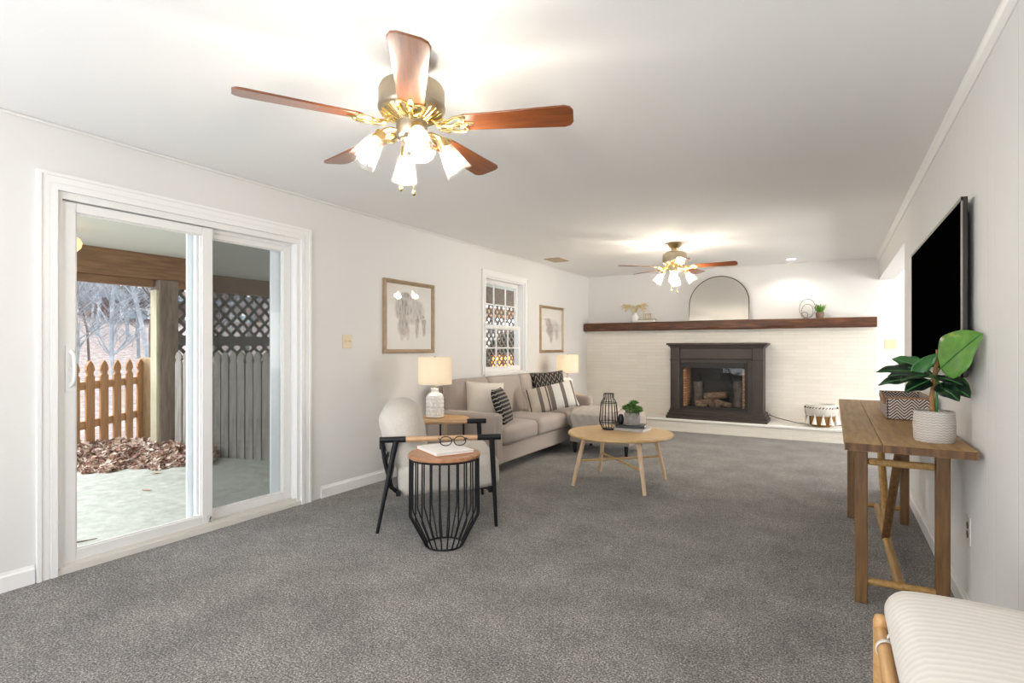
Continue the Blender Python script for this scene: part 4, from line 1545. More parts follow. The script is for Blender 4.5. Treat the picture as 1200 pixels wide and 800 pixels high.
def side_table(label, loc, h):
    t = thing('side_table', label, 'side table', loc, 0)
    MB().lathe([(0.001, h - 0.022), (0.235, h - 0.022), (0.245, h - 0.014), (0.245, h - 0.006), (0.240, h), (0.001, h)], 56).build('table_top', M['golden'], t)
    for k in range(4):
        a = PI / 4 + PI / 2 * k
        c, s = math.cos(a), math.sin(a)
        MB().cyl((c * 0.19, s * 0.19, h - 0.022), (c * 0.20, s * 0.20, 0), 0.009, 0.008, 10).build('leg', M['black_metal'] if k < 2 else M['brass'], t)
    q = MB().tube([(0.195 * math.cos(2 * PI * i / 32), 0.195 * math.sin(2 * PI * i / 32), 0.16) for i in range(32)], 0.006, 6, closed=True)
    q.build('ring_stretcher', M['black_metal'], t)
    return t


side_table('round oak side table between the armchair and the sofa, holding a lamp', (-3.10, 4.03, 0), 0.572)
ceramic_lamp('white dimpled ceramic lamp, lit, on the side table behind the armchair', (-3.17, 4.0, 0.573))
side_table('round oak side table at the far end of the sofa, mostly hidden', (-3.22, 7.02, 0), 0.560)
ceramic_lamp('white ceramic lamp, lit, at the far end of the sofa by the calf picture', (-3.20, 7.0, 0.561))

# ------------------------------------------------------------------ armchair
ac = thing('armchair', 'black metal framed armchair with oatmeal cushions and wood arm rests', 'armchair', (-2.514, 3.248, 0), math.radians(40))
for s in (-1, 1):
    y = s * 0.41
    MB().cyl((-0.42, y, 0.610), (-0.25, y, 0.610), 0.020, 0.020, 16).build('arm_end', M['black_metal'], ac)
    MB().cyl((0.225, y, 0.610), (0.385, y, 0.610), 0.020, 0.020, 16).build('arm_end', M['black_metal'], ac)
    MB().cyl((-0.25, y, 0.610), (0.225, y, 0.610), 0.0185, 0.0185, 16).build('arm_rest', M['armwood'], ac)
    MB().cyl((-0.315, y, 0.60), (-0.435, y * 1.02, 0), 0.020, 0.011, 14).build('leg', M['black_metal'], ac)
    MB().cyl((0.325, y, 0.60), (0.355, y * 1.0, 0), 0.020, 0.011, 14).build('leg', M['black_metal'], ac)
    q = MB().tube([(-0.405, y * 0.99, 0.60), (-0.385, y * 0.97, 0.46), (-0.345, y * 0.94, 0.29), (-0.30, y * .90, 0.245)], 0.015, 10)
    q.build('back_strut', M['black_metal'], ac)
    MB().box(-0.32, 0.34, y * 0.72 - 0.016, y * 0.72 + 0.016, 0.232, 0.262).build('side_rail', M['black_metal'], ac, smooth=0, bevel=0.004)
q = MB()
for x in (-0.30, 0.32):
    q.box(x - 0.015, x + 0.015, -0.405, 0.405, 0.232, 0.262)
q.build('cross_rail', M['black_metal'], ac, smooth=0, weld=False)
q = MB()
for i in range(5):
    z = 0.30 + 0.06 * i
    x = -0.352 - 0.26 * (z - 0.30)
    q.box(x - 0.010, x + 0.002, -0.36, 0.36, z, z + 0.04)
q.build('back_webbing', M['black'], ac, smooth=0, weld=False)
sb('seat_cushion', softbox(0.345, 0.380, 0.105, 0.055, puff=0.03, wob=0.006, seed=11, sidepuff=0.008), (0.040, 0, 0.340), M['chairfab'], ac, rot=(0, math.radians(-4), 0))
bc = softbox(0.115, 0.36, 0.25, 0.11, wob=0.012, seed=17, sidepuff=0.03)
for v in bc.v:   # fuller towards the top and rounded shoulders
    k = v.z / 0.25
    v.y *= 1 - 0.16 * max(0, k) ** 2.5
    v.x *= 1 + 0.12 * k
sb('back_cushion', bc, (-0.265, 0, 0.590), M['chairfab'], ac, rot=(0, math.radians(-15), 0))

# ------------------------------------------------------------------ wire drum side table with notebook and glasses
wt = thing('wire_side_table', 'round wooden topped side table on a black wire basket base', 'side table', (-2.07, 2.705, 0))
R, hT, rb, zk = 0.222, 0.572, 0.115, 0.185
MB().lathe([(0.001, hT - 0.026), (R - 0.008, hT - 0.026), (R, hT - 0.020), (R, hT - 0.006), (R - 0.006, hT), (0.001, hT)], 64).build('table_top', M['acacia'], wt)
for k in range(24):
    a = 2 * PI * k / 24
    c, s = math.cos(a), math.sin(a)
    q = MB().tube([(c * (R - 0.010), s * (R - 0.010), hT - 0.026), (c * (R - 0.008), s * (R - 0.008), zk + 0.02), (c * (R - 0.012), s * (R - 0.012), zk), (c * rb, s * rb, 0.006)], 0.0048, 7)
    q.build('wire', M['black_metal'], wt)
for r, z in ((rb, 0.006), (R - 0.012, hT - 0.032)):
    MB().tube([(r * math.cos(2 * PI * i / 48), r * math.sin(2 * PI * i / 48), z) for i in range(48)], 0.0055, 7, closed=True).build('hoop', M['black_metal'], wt)

ang = math.atan2(-0.465, 0.887)
nb = thing('notebook', 'white notebook with rust coloured edges on the wire side table', 'notebook', (-2.09, 2.735, hT + 0.0005), ang)
MB().box(-0.155, 0.155, -0.125, 0.125, 0, 0.004).build('back_cover', M['rust'], nb, smooth=0)
MB().box(-0.152, 0.150, -0.122, 0.122, 0.0045, 0.018).build('pages', M['paper'], nb, smooth=0)
MB().box(-0.155, 0.155, -0.125, 0.125, 0.0185, 0.0215).build('front_cover', M['paper'], nb, smooth=0, bevel=0.001)
MB().box(-0.157, -0.154, -0.125, 0.125, 0, 0.0215).build('spine', M['rust'], nb, smooth=0)
eg = thing('eyeglasses', 'black rimmed eyeglasses lying open on the white notebook', 'glasses', (-2.075, 2.80, hT + 0.024), math.radians(38))
eg.scale = (1.3, 1.3, 1.3)
q = MB()
for s in (-1, 1):
    c = s * 0.034
    pts = [(c + 0.029 * math.cos(2 * PI * i / 28) * (1 if abs(math.cos(2 * PI * i / 28)) < .8 else .98), 0, 0.024 + 0.022 * math.sin(2 * PI * i / 28)) for i in range(28)]
    q.tube(pts, 0.0026, 7, closed=True)
q.tube([(-0.008, 0, 0.030), (0, -0.002, 0.034), (0.008, 0, 0.030)], 0.0026, 7)
q.build('rims', M['black'], eg, weld=False)
for s in (-1, 1):
    MB().tube([(s * 0.062, 0, 0.032), (s * 0.068, 0.012, 0.033), (s * 0.070, 0.07, 0.028), (s * 0.066, 0.105, 0.018), (s * 0.060, 0.14, 0.003)], [0.003, 0.003, 0.0028, 0.0032, 0.0036], 7).build('temple', M['black'], eg)
q = MB()
for s in (-1, 1):
    q.prism([(s * 0.034 + 0.027 * math.cos(2 * PI * i / 24), 0.024 + 0.020 * math.sin(2 * PI * i / 24)) for i in range(24)], -0.0006, 0.0006, Matrix.Rotation(PI / 2, 4, 'X'))
q.build('lenses', M['glass'], eg, smooth=0, weld=False)

# ------------------------------------------------------------------ round coffee table and its things
CT = (-1.654, 4.757)
ct = thing('coffee_table', 'round light oak coffee table on four splayed legs', 'coffee table', (CT[0], CT[1], 0), 0)
hC, RC = 0.455, 0.468
MB().lathe([(0.001, hC - 0.024), (RC - 0.010, hC - 0.024), (RC, hC - 0.016), (RC, hC - 0.007), (RC - 0.005, hC), (0.001, hC)], 72).build('table_top', M['oak'], ct)
lp = []
for k, (a, b) in enumerate(((-1, -1), (1, -1), (1, 1), (-1, 1))):
    MB().cyl((a * 0.245, b * 0.245, hC - 0.024), (a * 0.322, b * 0.322, 0), 0.0205, 0.0155, 18).build('leg', M['oaky'], ct)
for s in (-1, 1):
    A, B = Vector((-0.283, -0.283 * s, 0.205 + 0.012 * s)), Vector((0.283, 0.283 * s, 0.205 + 0.012 * s))
    MB().cyl(A, B, 0.010, 0.010, 12).build('stretcher', M['oak'], ct)
q = MB()
for s in (-1, 1):
    A, B = Vector((-0.26, -0.26 * s, hC - 0.04)), Vector((0.26, 0.26 * s, hC - 0.04))
    q.cyl(A, B, 0.014, 0.014, 8)
q.build('top_batten', M['oak'], ct, weld=False)

# wire lantern vase
wv_ = thing('wire_vase', 'tall dark wire bottle vase on the coffee table', 'vase', (-1.80, 4.86, hC))
prof = [(0.055, 0.004), (0.088, 0.075), (0.072, 0.25), (0.046, 0.295), (0.046, 0.335)]
for k in range(16):
    a = 2 * PI * k / 16
    q = MB().tube([(r * math.cos(a), r * math.sin(a), z) for r, z in prof], 0.0025, 6)
    q.build('wire', M['black_metal'], wv_)
for r, z in (prof[0], prof[1], prof[2], prof[4]):
    MB().tube([(r * math.cos(2 * PI * i / 36), r * math.sin(2 * PI * i / 36), z) for i in range(36)], 0.0032, 6, closed=True).build('hoop', M['black_metal'], wv_)
MB().lathe([(0.001, 0), (0.056, 0), (0.058, 0.012), (0.05, 0.016), (0.001, 0.014)], 32).build('base_plate', M['black_metal'], wv_)

BK = (-1.60, 4.93)
b1 = thing('book', 'pale grey hardback lowest in the coffee table stack under the succulent pot', 'book', (BK[0], BK[1], hC), math.radians(-6))
MB().box(-0.15, 0.15, -0.10, 0.10, 0, 0.003).box(-0.15, 0.15, -0.10, 0.10, 0.023, 0.026).box(-0.15, 0.15, -0.1, -0.097, 0, 0.026).build('cover', M['bookgrey'], b1, smooth=0, weld=False)
MB().box(-0.146, 0.146, -0.096, 0.096, 0.0035, 0.0225).build('pages', M['paper'], b1, smooth=0)
b2 = thing('book', 'black hardback on top of the pale grey one, under the succulent pot', 'book', (BK[0] - .01, BK[1] + .01, hC + 0.0265), math.radians(10))
MB().box(-0.13, 0.13, -0.09, 0.09, 0, 0.003).box(-0.13, 0.13, -0.09, 0.09, 0.021, 0.024).box(-0.13, 0.13, -0.09, -0.087, 0, 0.024).build('cover', M['bookdark'], b2, smooth=0, weld=False)
MB().box(-0.126, 0.126, -0.086, 0.086, 0.0035, 0.0205).build('pages', M['paper'], b2, smooth=0)
sp = thing('succulent_pot', 'grey concrete pot of green succulents on the stacked books', 'potted plant', (BK[0] - .0, BK[1] + .01, hC + 0.051))
MB().lathe([(0.001, 0), (0.066, 0), (0.072, 0.008), (0.074, 0.105), (0.071, 0.112), (0.066, 0.112), (0.064, 0.098), (0.001, 0.096)], 40).build('pot', M['concretepot'], sp)
rnd = random.Random(21)
for k in range(18):
    t = rnd.uniform(0, 2 * PI)
    rr = 0.06 * math.sqrt(rnd.random())
    c = Vector((rr * math.cos(t) * 1.5, rr * math.sin(t) * 1.5, 0.108 + 0.03 * rnd.random() + 0.09 * (1 - rr / 0.06) * rnd.random()))
    q = MB()
    if c.z > 0.10:
        q.cyl((c.x, c.y, 0.095), c, 0.004, 0.004, 6)
    for ring_i, (cnt, el, ln) in enumerate(((7, 0.35, 0.050), (6, 0.75, 0.046), (4, 1.2, 0.038))):
        for i in range(cnt):
            a = 2 * PI * i / cnt + ring_i * 0.4 + k
            d = Vector((math.cos(a) * math.cos(el), math.sin(a) * math.cos(el), math.sin(el)))
            sd = Vector((-math.sin(a), math.cos(a), 0))
            up = d.cross(sd)
            vs = [c, c + d * ln * .55 + sd * .014 + up * .001, c + d * ln, c + d * ln * .55 - sd * .014 + up * .001, c + d * ln * .5 + up * .007, c + d * ln * .5 - up * .006]
            q.add(vs, [(0, 1, 4), (1, 2, 4), (2, 3, 4), (3, 0, 4), (1, 0, 5), (2, 1, 5), (3, 2, 5), (0, 3, 5)])
    q.build('succulent', M['succulent'], sp, weld=False)
cd = thing('black_jar', 'little black jar on the books between the wire vase and the grey pot', 'jar', (-1.705, 4.925, hC + 0.051))
MB().lathe([(0.001, 0), (0.020, 0), (0.027, 0.02), (0.027, 0.06), (0.020, 0.085), (0.016, 0.09), (0.014, 0.085), (0.001, 0.02)], 24).build('jar_body', M['black'], cd)

# ------------------------------------------------------------------ console table
KX0, KX1, KY0, KY1, KZ = 0.048, 0.512, 2.845, 5.20, 0.80
ko = thing('console_table', 'long plank topped brown wood trestle console table along the panelled wall', 'console table', (0.28, 3.86, 0))
ox, oy = 0.28, 3.86
for k in range(2):
    xa = (KX0, KX0 + 0.142)[k]
    xb = (KX0 + 0.140, KX1)[k]
    MB().box(xa - ox, xb - ox, KY0 - oy, KY1 - oy, KZ - 0.036, KZ).build('plank', M['console'], ko, smooth=0, bevel=0.003)
    MB().box(xa + 0.002 - ox, xb - 0.002 - ox, KY0 - 0.0015 - oy, KY0 - oy, KZ - 0.034, KZ - 0.002).build('end_grain', M['endgrain'], ko, smooth=0)
for y in (3.115, 4.62):
    for x in (0.121, 0.431):
        MB().box(x - 0.026 - ox, x + 0.026 - ox, y - 0.026 - oy, y + 0.026 - oy, 0, KZ - 0.036).build('leg', M['console_end'], ko, smooth=0, bevel=0.006)
    q = MB().box(0.147 - ox, 0.405 - ox, y - 0.015 - oy, y + 0.015 - oy, 0.660, 0.692)
    q.build('upper_rail', M['console'], ko, smooth=0, bevel=0.01)
    q = MB().cyl((0.147 - ox, y - oy, 0.105), (0.405 - ox, y - oy, 0.105), 0.017, 0.017, 14)
    q.build('lower_rail', M['console'], ko)
    q = MB().box(KX0 + 0.03 - ox, KX1 - 0.03 - ox, y - 0.03 - oy, y + 0.03 - oy, KZ - 0.056, KZ - 0.036)
    q.build('cleat', M['console_end'], ko, smooth=0)
MB().cyl((0.275 - ox, 3.13 - oy, 0.105), (0.275 - ox, 4.60 - oy, 0.105), 0.022, 0.022, 14).build('stretcher', M['console'], ko)
ymid = 3.87
MB().cyl((0.268 - ox, ymid - 0.03 - oy, 0.115), (0.285 - ox, 3.20 - oy, KZ - 0.04), 0.021, 0.021, 14).build('brace', M['console_end'], ko)
MB().cyl((0.282 - ox, ymid + 0.03 - oy, 0.115), (0.275 - ox, 4.55 - oy, KZ - 0.04), 0.021, 0.021, 14).build('brace', M['console'], ko)

# woven chevron basket
bx = thing('chevron_basket', 'open rectangular basket in brown and white chevron weave on the console table', 'basket', (0.385, 4.13, KZ))
hx, hy, hb_ = 0.108, 0.27, 0.128
for nm, x0, x1, y0, y1, m_ in (('end_panel', -hx, hx, -hy, -hy + 0.008, 'chevron_basket'), ('end_panel', -hx, hx, hy - 0.008, hy, 'chevron_basket'), ('side_panel', -hx, -hx + 0.008, -hy, hy, 'chevron_side'), ('side_panel', hx - 0.008, hx, -hy, hy, 'chevron_side')):
    MB().box(x0, x1, y0, y1, 0, hb_).build(nm, M[m_], bx, smooth=0, bevel=0.002)
MB().box(-hx, hx, -hy, hy, 0.0, 0.006).build('bottom', M['leather'], bx, smooth=0)
q = MB().tube([(-hx, -hy, hb_), (hx, -hy, hb_), (hx, hy, hb_), (-hx, hy, hb_)], 0.006, 8, closed=True)
q.build('rim', M['leather'], bx)
q = MB().tube([(-hx - 0.004, -0.19, 0.085), (-hx - 0.012, -0.19, 0.12), (-hx - 0.016, -0.14, 0.135), (-hx - 0.016, -0.04, 0.135), (-hx - 0.012, 0.01, 0.12), (-hx - 0.004, 0.01, 0.085)], 0.009, 8)
q.build('handle', M['leather'], bx)


# potted plant
pp = thing('potted_plant', 'large leafed rubber plant in a pale zigzag pot on the console table', 'potted plant', (0.395, 3.07, KZ))
MB().lathe([(0.001, 0), (0.070, 0), (0.076, 0.010), (0.078, 0.075), (0.074, 0.135), (0.071, 0.138), (0.067, 0.134), (0.066, 0.118), (0.001, 0.115)], 48).build('pot', M['planter'], pp)
MB().lathe([(0.001, 0.118), (0.065, 0.116)], 24).build('soil', M['soil'], pp)
q = MB()
q.tube([(-0.005, 0, 0.11), (-0.008, 0, 0.20), (0.004, 0.005, 0.30), (0.014, 0.005, 0.385), (0.010, 0.004, 0.41)], [0.011, 0.010, 0.010, 0.008, 0.004], 10)
q.build('moss_pole', M['stem'], pp)
q = MB()
q.tube([(0.010, 0.008, 0.11), (0.008, -0.010, 0.2), (0.012, -0.008, 0.28)], [0.006, 0.005, 0.004], 8)
q.build('stem', M['leaf_mid'], pp)


def leaf(par, base, tip, nrm, wd, mat, fold=0.25, droop=0.15, name='leaf', stem_from=None):
    base, tip, nrm = Vector(base), Vector(tip), Vector(nrm).normalized()
    d = tip - base
    ln = d.length
    d.normalize()
    sd = d.cross(nrm).normalized()
    up = sd.cross(d).normalized()
    q = MB()
    n, m_ = 14, 8
    vs, fs = [], []
    for i in range(n + 1):
        t = i / n
        w_ = wd / 2 * (math.sin(PI * min(1, t ** 0.72)) ** 0.75) * (1 if t < 1 else 0) + 0.0004
        for j in range(m_ + 1):
            k = -1 + 2 * j / m_
            p = base + d * (ln * t) + sd * (k * w_) + up * (abs(k) * w_ * fold - droop * ln * t * t + 0.004 * math.sin(t * 14 + abs(k) * 3) * abs(k))
            vs.append(p)
    for i in range(n):
        for j in range(m_):
            a = i * (m_ + 1) + j
            fs.append((a, a + 1, a + m_ + 2, a + m_ + 1))
    q.add(vs, fs)
    o = q.build(name, mat, par, smooth=60, weld=False)
    s_ = o.modifiers.new('thick', 'SOLIDIFY')
    s_.thickness = 0.0012
    v = MB()
    mid = [base + d * (ln * t / 10) + up * (-droop * ln * (t / 10) ** 2 + 0.001) for t in range(11)]
    if stem_from is not None:
        mid = [Vector(stem_from), Vector(stem_from).lerp(base, .5) + Vector((0, 0, .004))] + mid
    v.tube(mid, [0.0028] * (len(mid) - 1) + [0.0008], 6)
    v.build('midrib', M['leaf_mid'], o)
    return o


# local axes: x to the wall, y away from the viewer
S0 = (0.005, 0.0, 0.28)
leaf(pp, (0.010, -0.10, 0.330), (0.108, -0.255, 0.478), (-0.55, -0.75, 0.45), 0.205, M['leaf_bright'], 0.12, 0.06, stem_from=(0.010, 0, 0.30))
leaf(pp, (-0.035, -0.010, 0.310), (-0.215, -0.045, 0.325), (0.0, -0.45, 1), 0.105, M['leaf_dark'], 0.2, 0.10, stem_from=S0)
leaf(pp, (-0.040, 0.005, 0.285), (-0.210, 0.010, 0.268), (0.0, -0.5, 1), 0.095, M['leaf_dark'], 0.2, 0.16, stem_from=S0)
leaf(pp, (-0.035, 0.025, 0.330), (-0.150, 0.060, 0.372), (0.1, -0.75, 0.8), 0.085, M['leaf_mid'], 0.2, 0.05, stem_from=S0)
leaf(pp, (-0.085, -0.035, 0.300), (0.010, -0.020, 0.392), (0.5, -0.8, 0.3), 0.060, M['leaf_mid'], 0.2, 0.0, stem_from=(-0.06, -.02, .29))
leaf(pp, (-0.02, -0.05, 0.30), (-0.135, -0.15, 0.29), (0, -0.2, 1), 0.085, M['leaf_dark'], 0.2, 0.10, stem_from=S0)
leaf(pp, (0.030, -0.030, 0.270), (0.105, -0.115, 0.225), (-0.2, -0.7, 0.8), 0.085, M['leaf_dark'], 0.2, 0.18, stem_from=S0)
leaf(pp, (0.015, -0.030, 0.262), (0.065, -0.13, 0.205), (-0.2, -0.75, 0.7), 0.085, M['leaf_dark'], 0.2, 0.12, stem_from=S0)
leaf(pp, (0.060, 0.010, 0.285), (0.118, -0.050, 0.225), (-0.4, -0.8, 0.4), 0.060, M['leaf_mid'], 0.2, 0.1, stem_from=S0)
leaf(pp, (0.035, 0.035, 0.280), (0.112, 0.10, 0.235), (-0.2, -0.4, 1), 0.080, M['leaf_dark'], 0.2, 0.12, stem_from=S0)
leaf(pp, (-0.02, -0.04, 0.275), (-0.115, -0.115, 0.235), (0.1, -0.6, 0.8), 0.080, M['leaf_dark'], 0.2, 0.12, stem_from=S0)
leaf(pp, (0.00, -0.05, 0.29), (-0.03, -0.17, 0.315), (0.1, -0.3, 1), 0.075, M['leaf_dark'], 0.2, 0.12, stem_from=S0)
leaf(pp, (0.02, -0.02, 0.285), (0.085, -0.09, 0.275), (-0.1, -0.5, 1), 0.075, M['leaf_dark'], 0.2, 0.2, stem_from=S0)
leaf(pp, (-0.05, 0.02, 0.295), (-0.17, 0.03, 0.300), (0, -0.7, 0.9), 0.085, M['leaf_dark'], 0.25, 0.16, stem_from=S0)
leaf(pp, (-0.01, 0.04, 0.29), (-0.10, 0.15, 0.30), (0, -0.4, 1), 0.09, M['leaf_dark'], 0.2, 0.10, stem_from=S0)

# ------------------------------------------------------------------ pole framed bench with cushion
bn = thing('pole_bench', 'pale round pole framed bench with a cream ribbed cushion tied on, against the panelled wall', 'bench', (0.315, 1.38, 0))
bx0, bx1, by0, by1 = -0.195, 0.185, -0.50, 0.475
for x in (bx0, bx1):
    for y in (by0, by1):
        MB().tube([(x, y, 0), (x, y, 0.2), (x, y, 0.448), (x, y, 0.462), (x, y, 0.467)], [0.019, 0.0195, 0.020, 0.016, 0.006], 18).build('leg', M['pole'], bn, smooth=60)
    MB().cyl((x, by0, 0.425), (x, by1, 0.425), 0.017, 0.017, 18).build('side_rail', M['pole'], bn)
    MB().cyl((x, by0, 0.14), (x, by1, 0.14), 0.016, 0.016, 14).build('stretcher', M['pole'], bn)
for y in (by0, by1):
    MB().cyl((bx0, y, 0.395), (bx1, y, 0.395), 0.020, 0.020, 16).build('end_rail', M['pole'], bn)
for i in range(9):
    y = by0 + 0.1 + (by1 - by0 - 0.2) * i / 8
    MB().cyl((bx0, y, 0.412), (bx1, y, 0.412), 0.010, 0.010, 10).build('slat', M['pole'], bn)
cu = softbox(0.198, 0.485, 0.055, 0.052, puff=0.035, wob=0.004, seed=31)
co = cu.build('cushion', M['benchfab'], bn, smooth=70, loc=(0.010, 0.02, 0.488))
for y in (0.365, -0.39):
    q = MB()
    n = 26
    vs, fs = [], []
    for i in range(n):
        t = 2 * PI * i / n
        for w_ in (-0.008, 0.008):
            vs.append((bx0 + 0.021 * math.cos(t), y + w_ + 0.012 * math.cos(t), 0.425 + 0.021 * math.sin(t)))
    for i in range(n):
        j = (i + 1) % n
        fs.append((2 * i, 2 * i + 1, 2 * j + 1, 2 * j))
    # the tape from the rail up to the cushion's corner
    k0 = len(vs)
    for (x, yy, z) in ((bx0 + 0.005, y, 0.455), (bx0 + 0.018, y + 0.025, 0.464), (bx0 + 0.040, y + 0.05, 0.468)):
        vs += [(x, yy - 0.008, z), (x, yy + 0.008, z)]
    fs += [(k0, k0 + 1, k0 + 3, k0 + 2), (k0 + 2, k0 + 3, k0 + 5, k0 + 4)]
    q.add(vs, fs)
    o = q.build('tie_strap', M['strap'], bn, smooth=60)
    s_ = o.modifiers.new('thick', 'SOLIDIFY')
    s_.thickness = 0.002

# ------------------------------------------------------------------ outdoors
GZ = -0.10


def concrete_mat():
    m, nt, b, out = new_mat('patio_concrete')
    b.inputs['Roughness'].default_value = 0.85
    v = coords(nt)
    f = noise_n(nt, v, 9, 6, 0.75)
    g = noise_n(nt, v, 1.3, 3)
    c1 = ramp(nt, f, [(0.3, (0.40, 0.41, 0.37)), (0.7, (0.66, 0.67, 0.62))])
    c2 = ramp(nt, g, [(0.3, (0.88, 0.9, 0.86)), (0.7, (1.05, 1.05, 1.02))])
    mm = nd(nt, 'ShaderNodeMix', data_type='RGBA', blend_type='MULTIPLY')
    mm.inputs[0].default_value = 1
    nt.links.new(c1, mm.inputs[6])
    nt.links.new(c2, mm.inputs[7])
    nt.links.new(mm.outputs[2], b.inputs['Base Color'])
    bump(nt, b, noise_n(nt, v, 90, 3), 0.2, 0.004)
    return m


M['patio'] = concrete_mat()
struct('patio', MB().prism([(-3.72, -2.0), (-3.72, 15), (-8.9, 15), (-8.9, 4.4), (-6.15, 3.55), (-6.98, 2.65), (-6.98, -2.0)], GZ - 0.1, GZ), M['patio'])


def litter_mat():
    m, nt, b, out = new_mat('leaf_litter_ground')
    b.inputs['Roughness'].default_value = 0.95
    v = coords(nt)
    f = noise_n(nt, v, 7, 8, 0.85)
    nt.links.new(ramp(nt, f, [(0.30, (0.05, 0.035, 0.03)), (0.43, (0.17, 0.13, 0.115)), (0.55, (0.32, 0.265, 0.245)), (0.68, (0.50, 0.455, 0.44))]), b.inputs['Base Color'])
    return m


M['litter'] = litter_mat()
# yard rising into a wooded hillside
q = MB()
vs, fs = [], []
xs = [-6.0, -7.5, -9, -10.5, -13, -16, -20, -25, -31, -38, -48, -60]
zs = [GZ - 0.05, GZ - 0.03, GZ - 0.02, GZ, 0.05, 0.25, 0.7, 1.4, 2.4, 4.0, 7.5, 13]
ys = [-10 + 5 * i for i in range(15)]
for x, z in zip(xs, zs):
    for y in ys:
        vs.append((x, y, z + (0.25 * noise.noise(Vector((x * .2, y * .2, 0))) if x < -12 else 0)))
nyy = len(ys)
for i in range(len(xs) - 1):
    for j in range(nyy - 1):
        a = i * nyy + j
        fs.append((a, a + 1, a + nyy + 1, a + nyy))
q.add(vs, fs)
struct('ground', q, M['litter'])

# porch roof
M['soffit'] = plain('porch_soffit', (0.66, 0.68, 0.62), 0.6)
struct('porch_ceiling', MB().box(-7.4, -3.72, 0.9, 3.6, 2.36, 2.46).box(-8.75, -3.72, 3.6, 12.0, 2.36, 2.46), M['soffit'], smooth=0, weld=False)
M['timber'] = wood('weathered_beam', (0.13, 0.065, 0.030), (0.22, 0.115, 0.055), (0.31, 0.17, 0.085), (12, 1.2, 12), 2.5, 0.8)
M['timberv'] = wood('weathered_post', (0.12, 0.085, 0.065), (0.19, 0.145, 0.11), (0.27, 0.21, 0.16), (12, 12, 1.2), 2.5, 0.85)
bmz = MB().box(-7.30, -7.16, 0.9, 4.15, 2.055, 2.36).box(-7.34, -7.22, 0.9, 3.58, 1.965, 2.055)
tag(bmz.build('porch_beam', M['timber'], smooth=0, bevel=0.006, weld=False), 'long brown doubled porch beam carrying the patio roof edge on the tall post', 'beam')
tag(MB().box(-8.52, -8.38, 3.6, 15, 2.095, 2.36).build('porch_beam', M['timber'], smooth=0, bevel=0.006), 'brown porch beam running above the dark diamond lattice', 'beam')
po = thing('porch_post', 'tall weathered square post under the brown porch beam, beside the picket fence', 'post', (-7.22, 3.72, GZ))
MB().box(-0.085, 0.085, -0.11, 0.11, 0, 2.055 - GZ).build('post_core', M['timberv'], po, smooth=0, bevel=0.006)
MB().box(-0.07, 0.07, -0.145, -0.1105, 0, 1.93 - GZ).build('side_board', wood('pale_board', (0.36, 0.33, 0.22), (0.46, 0.42, 0.30), (0.52, 0.48, 0.36), (12, 12, 1.5), 2.5, 0.8), po, smooth=0, bevel=0.004)


def picket(w_, h_, t, gothic=True):
    if gothic:
        a = w_ / 2
        poly = [(-a, 0), (a, 0), (a, h_ - 0.20), (a * .62, h_ - 0.175), (a * .72, h_ - 0.15), (a * 1.0, h_ - 0.12), (a * .85, h_ - 0.07), (a * .45, h_ - 0.03), (0, h_), (-a * .45, h_ - 0.03), (-a * .85, h_ - 0.07), (-a, h_ - 0.12), (-a * .72, h_ - 0.15), (-a * .62, h_ - 0.175), (-a, h_ - 0.20)]
    else:
        a = w_ / 2
        poly = [(-a, 0), (a, 0), (a, h_ - 0.14), (a * .7, h_ - 0.11), (a, h_ - 0.07), (a * .6, h_ - 0.02), (0, h_), (-a * .6, h_ - 0.02), (-a, h_ - 0.07), (-a * .7, h_ - 0.11), (-a, h_ - 0.14)]
    return MB().prism(poly, -t / 2, t / 2, Matrix.Rotation(PI / 2, 4, 'X'))


M['picket'] = wood('cedar_picket', (0.30, 0.14, 0.055), (0.44, 0.225, 0.095), (0.54, 0.31, 0.15), (14, 14, 1.5), 2.6, 0.8)
M['picketrail'] = wood('cedar_rail', (0.36, 0.19, 0.08), (0.50, 0.28, 0.13), (0.60, 0.37, 0.19), (1.5, 14, 14), 2.6, 0.8)
A, B = Vector((-7.35, 2.42, 0)), Vector((-8.70, 4.16, 0))
dv = (B - A)
fl_ = dv.length
fa = math.atan2(dv.y, dv.x)
pf = thing('picket_fence', 'cedar brown picket fence with gothic pointed tops beyond the patio', 'fence', (A.x, A.y, GZ), fa)
first = None
npk = int(fl_ / 0.285)
for i in range(npk):
    x = fl_ - 0.12 - 0.285 * i
    if first is None:
        first = picket(0.165, 1.16, 0.02).build('picket', M['picket'], pf, smooth=0)
        first.location = (x, -0.03, 0)
    else:
        c = first.copy()
        C.objects.link(c)
        c.location = (x, -0.03, 0)
for z in (0.37, 0.85):
    MB().box(0, fl_, -0.018, 0.028, z - 0.05, z + 0.05).build('rail', M['picketrail'], pf, smooth=0, bevel=0.004)
M['postwood'] = wood('treated_post', (0.34, 0.22, 0.11), (0.48, 0.34, 0.19), (0.57, 0.44, 0.27), (12, 12, 1.5), 2.5, 0.8)
gpz = thing('gate_post', 'stout square tan fence post with a latch at the end of the picket fence', 'post', (-8.66, 4.24, GZ), fa)
MB().box(-0.10, 0.10, -0.10, 0.10, 0, 1.17).build('post_shaft', M['postwood'], gpz, smooth=0, bevel=0.006)
MB().cyl((0.10, -0.04, 0.85), (0.145, -0.04, 0.85), 0.03, 0.03, 14).build('latch', M['pole'], gpz)
g2 = thing('gate_post', 'pale grey square fence post between the tan post and the tall porch post', 'post', (-8.1, 4.30, GZ), 0.3)
MB().box(-0.06, 0.06, -0.06, 0.06, 0, 1.16).build('post_shaft', wood('silver_post', (0.34, 0.34, 0.29), (0.46, 0.46, 0.40), (0.55, 0.55, 0.50), (12, 12, 1.5), 2.5, 0.85), g2, smooth=0, bevel=0.006)

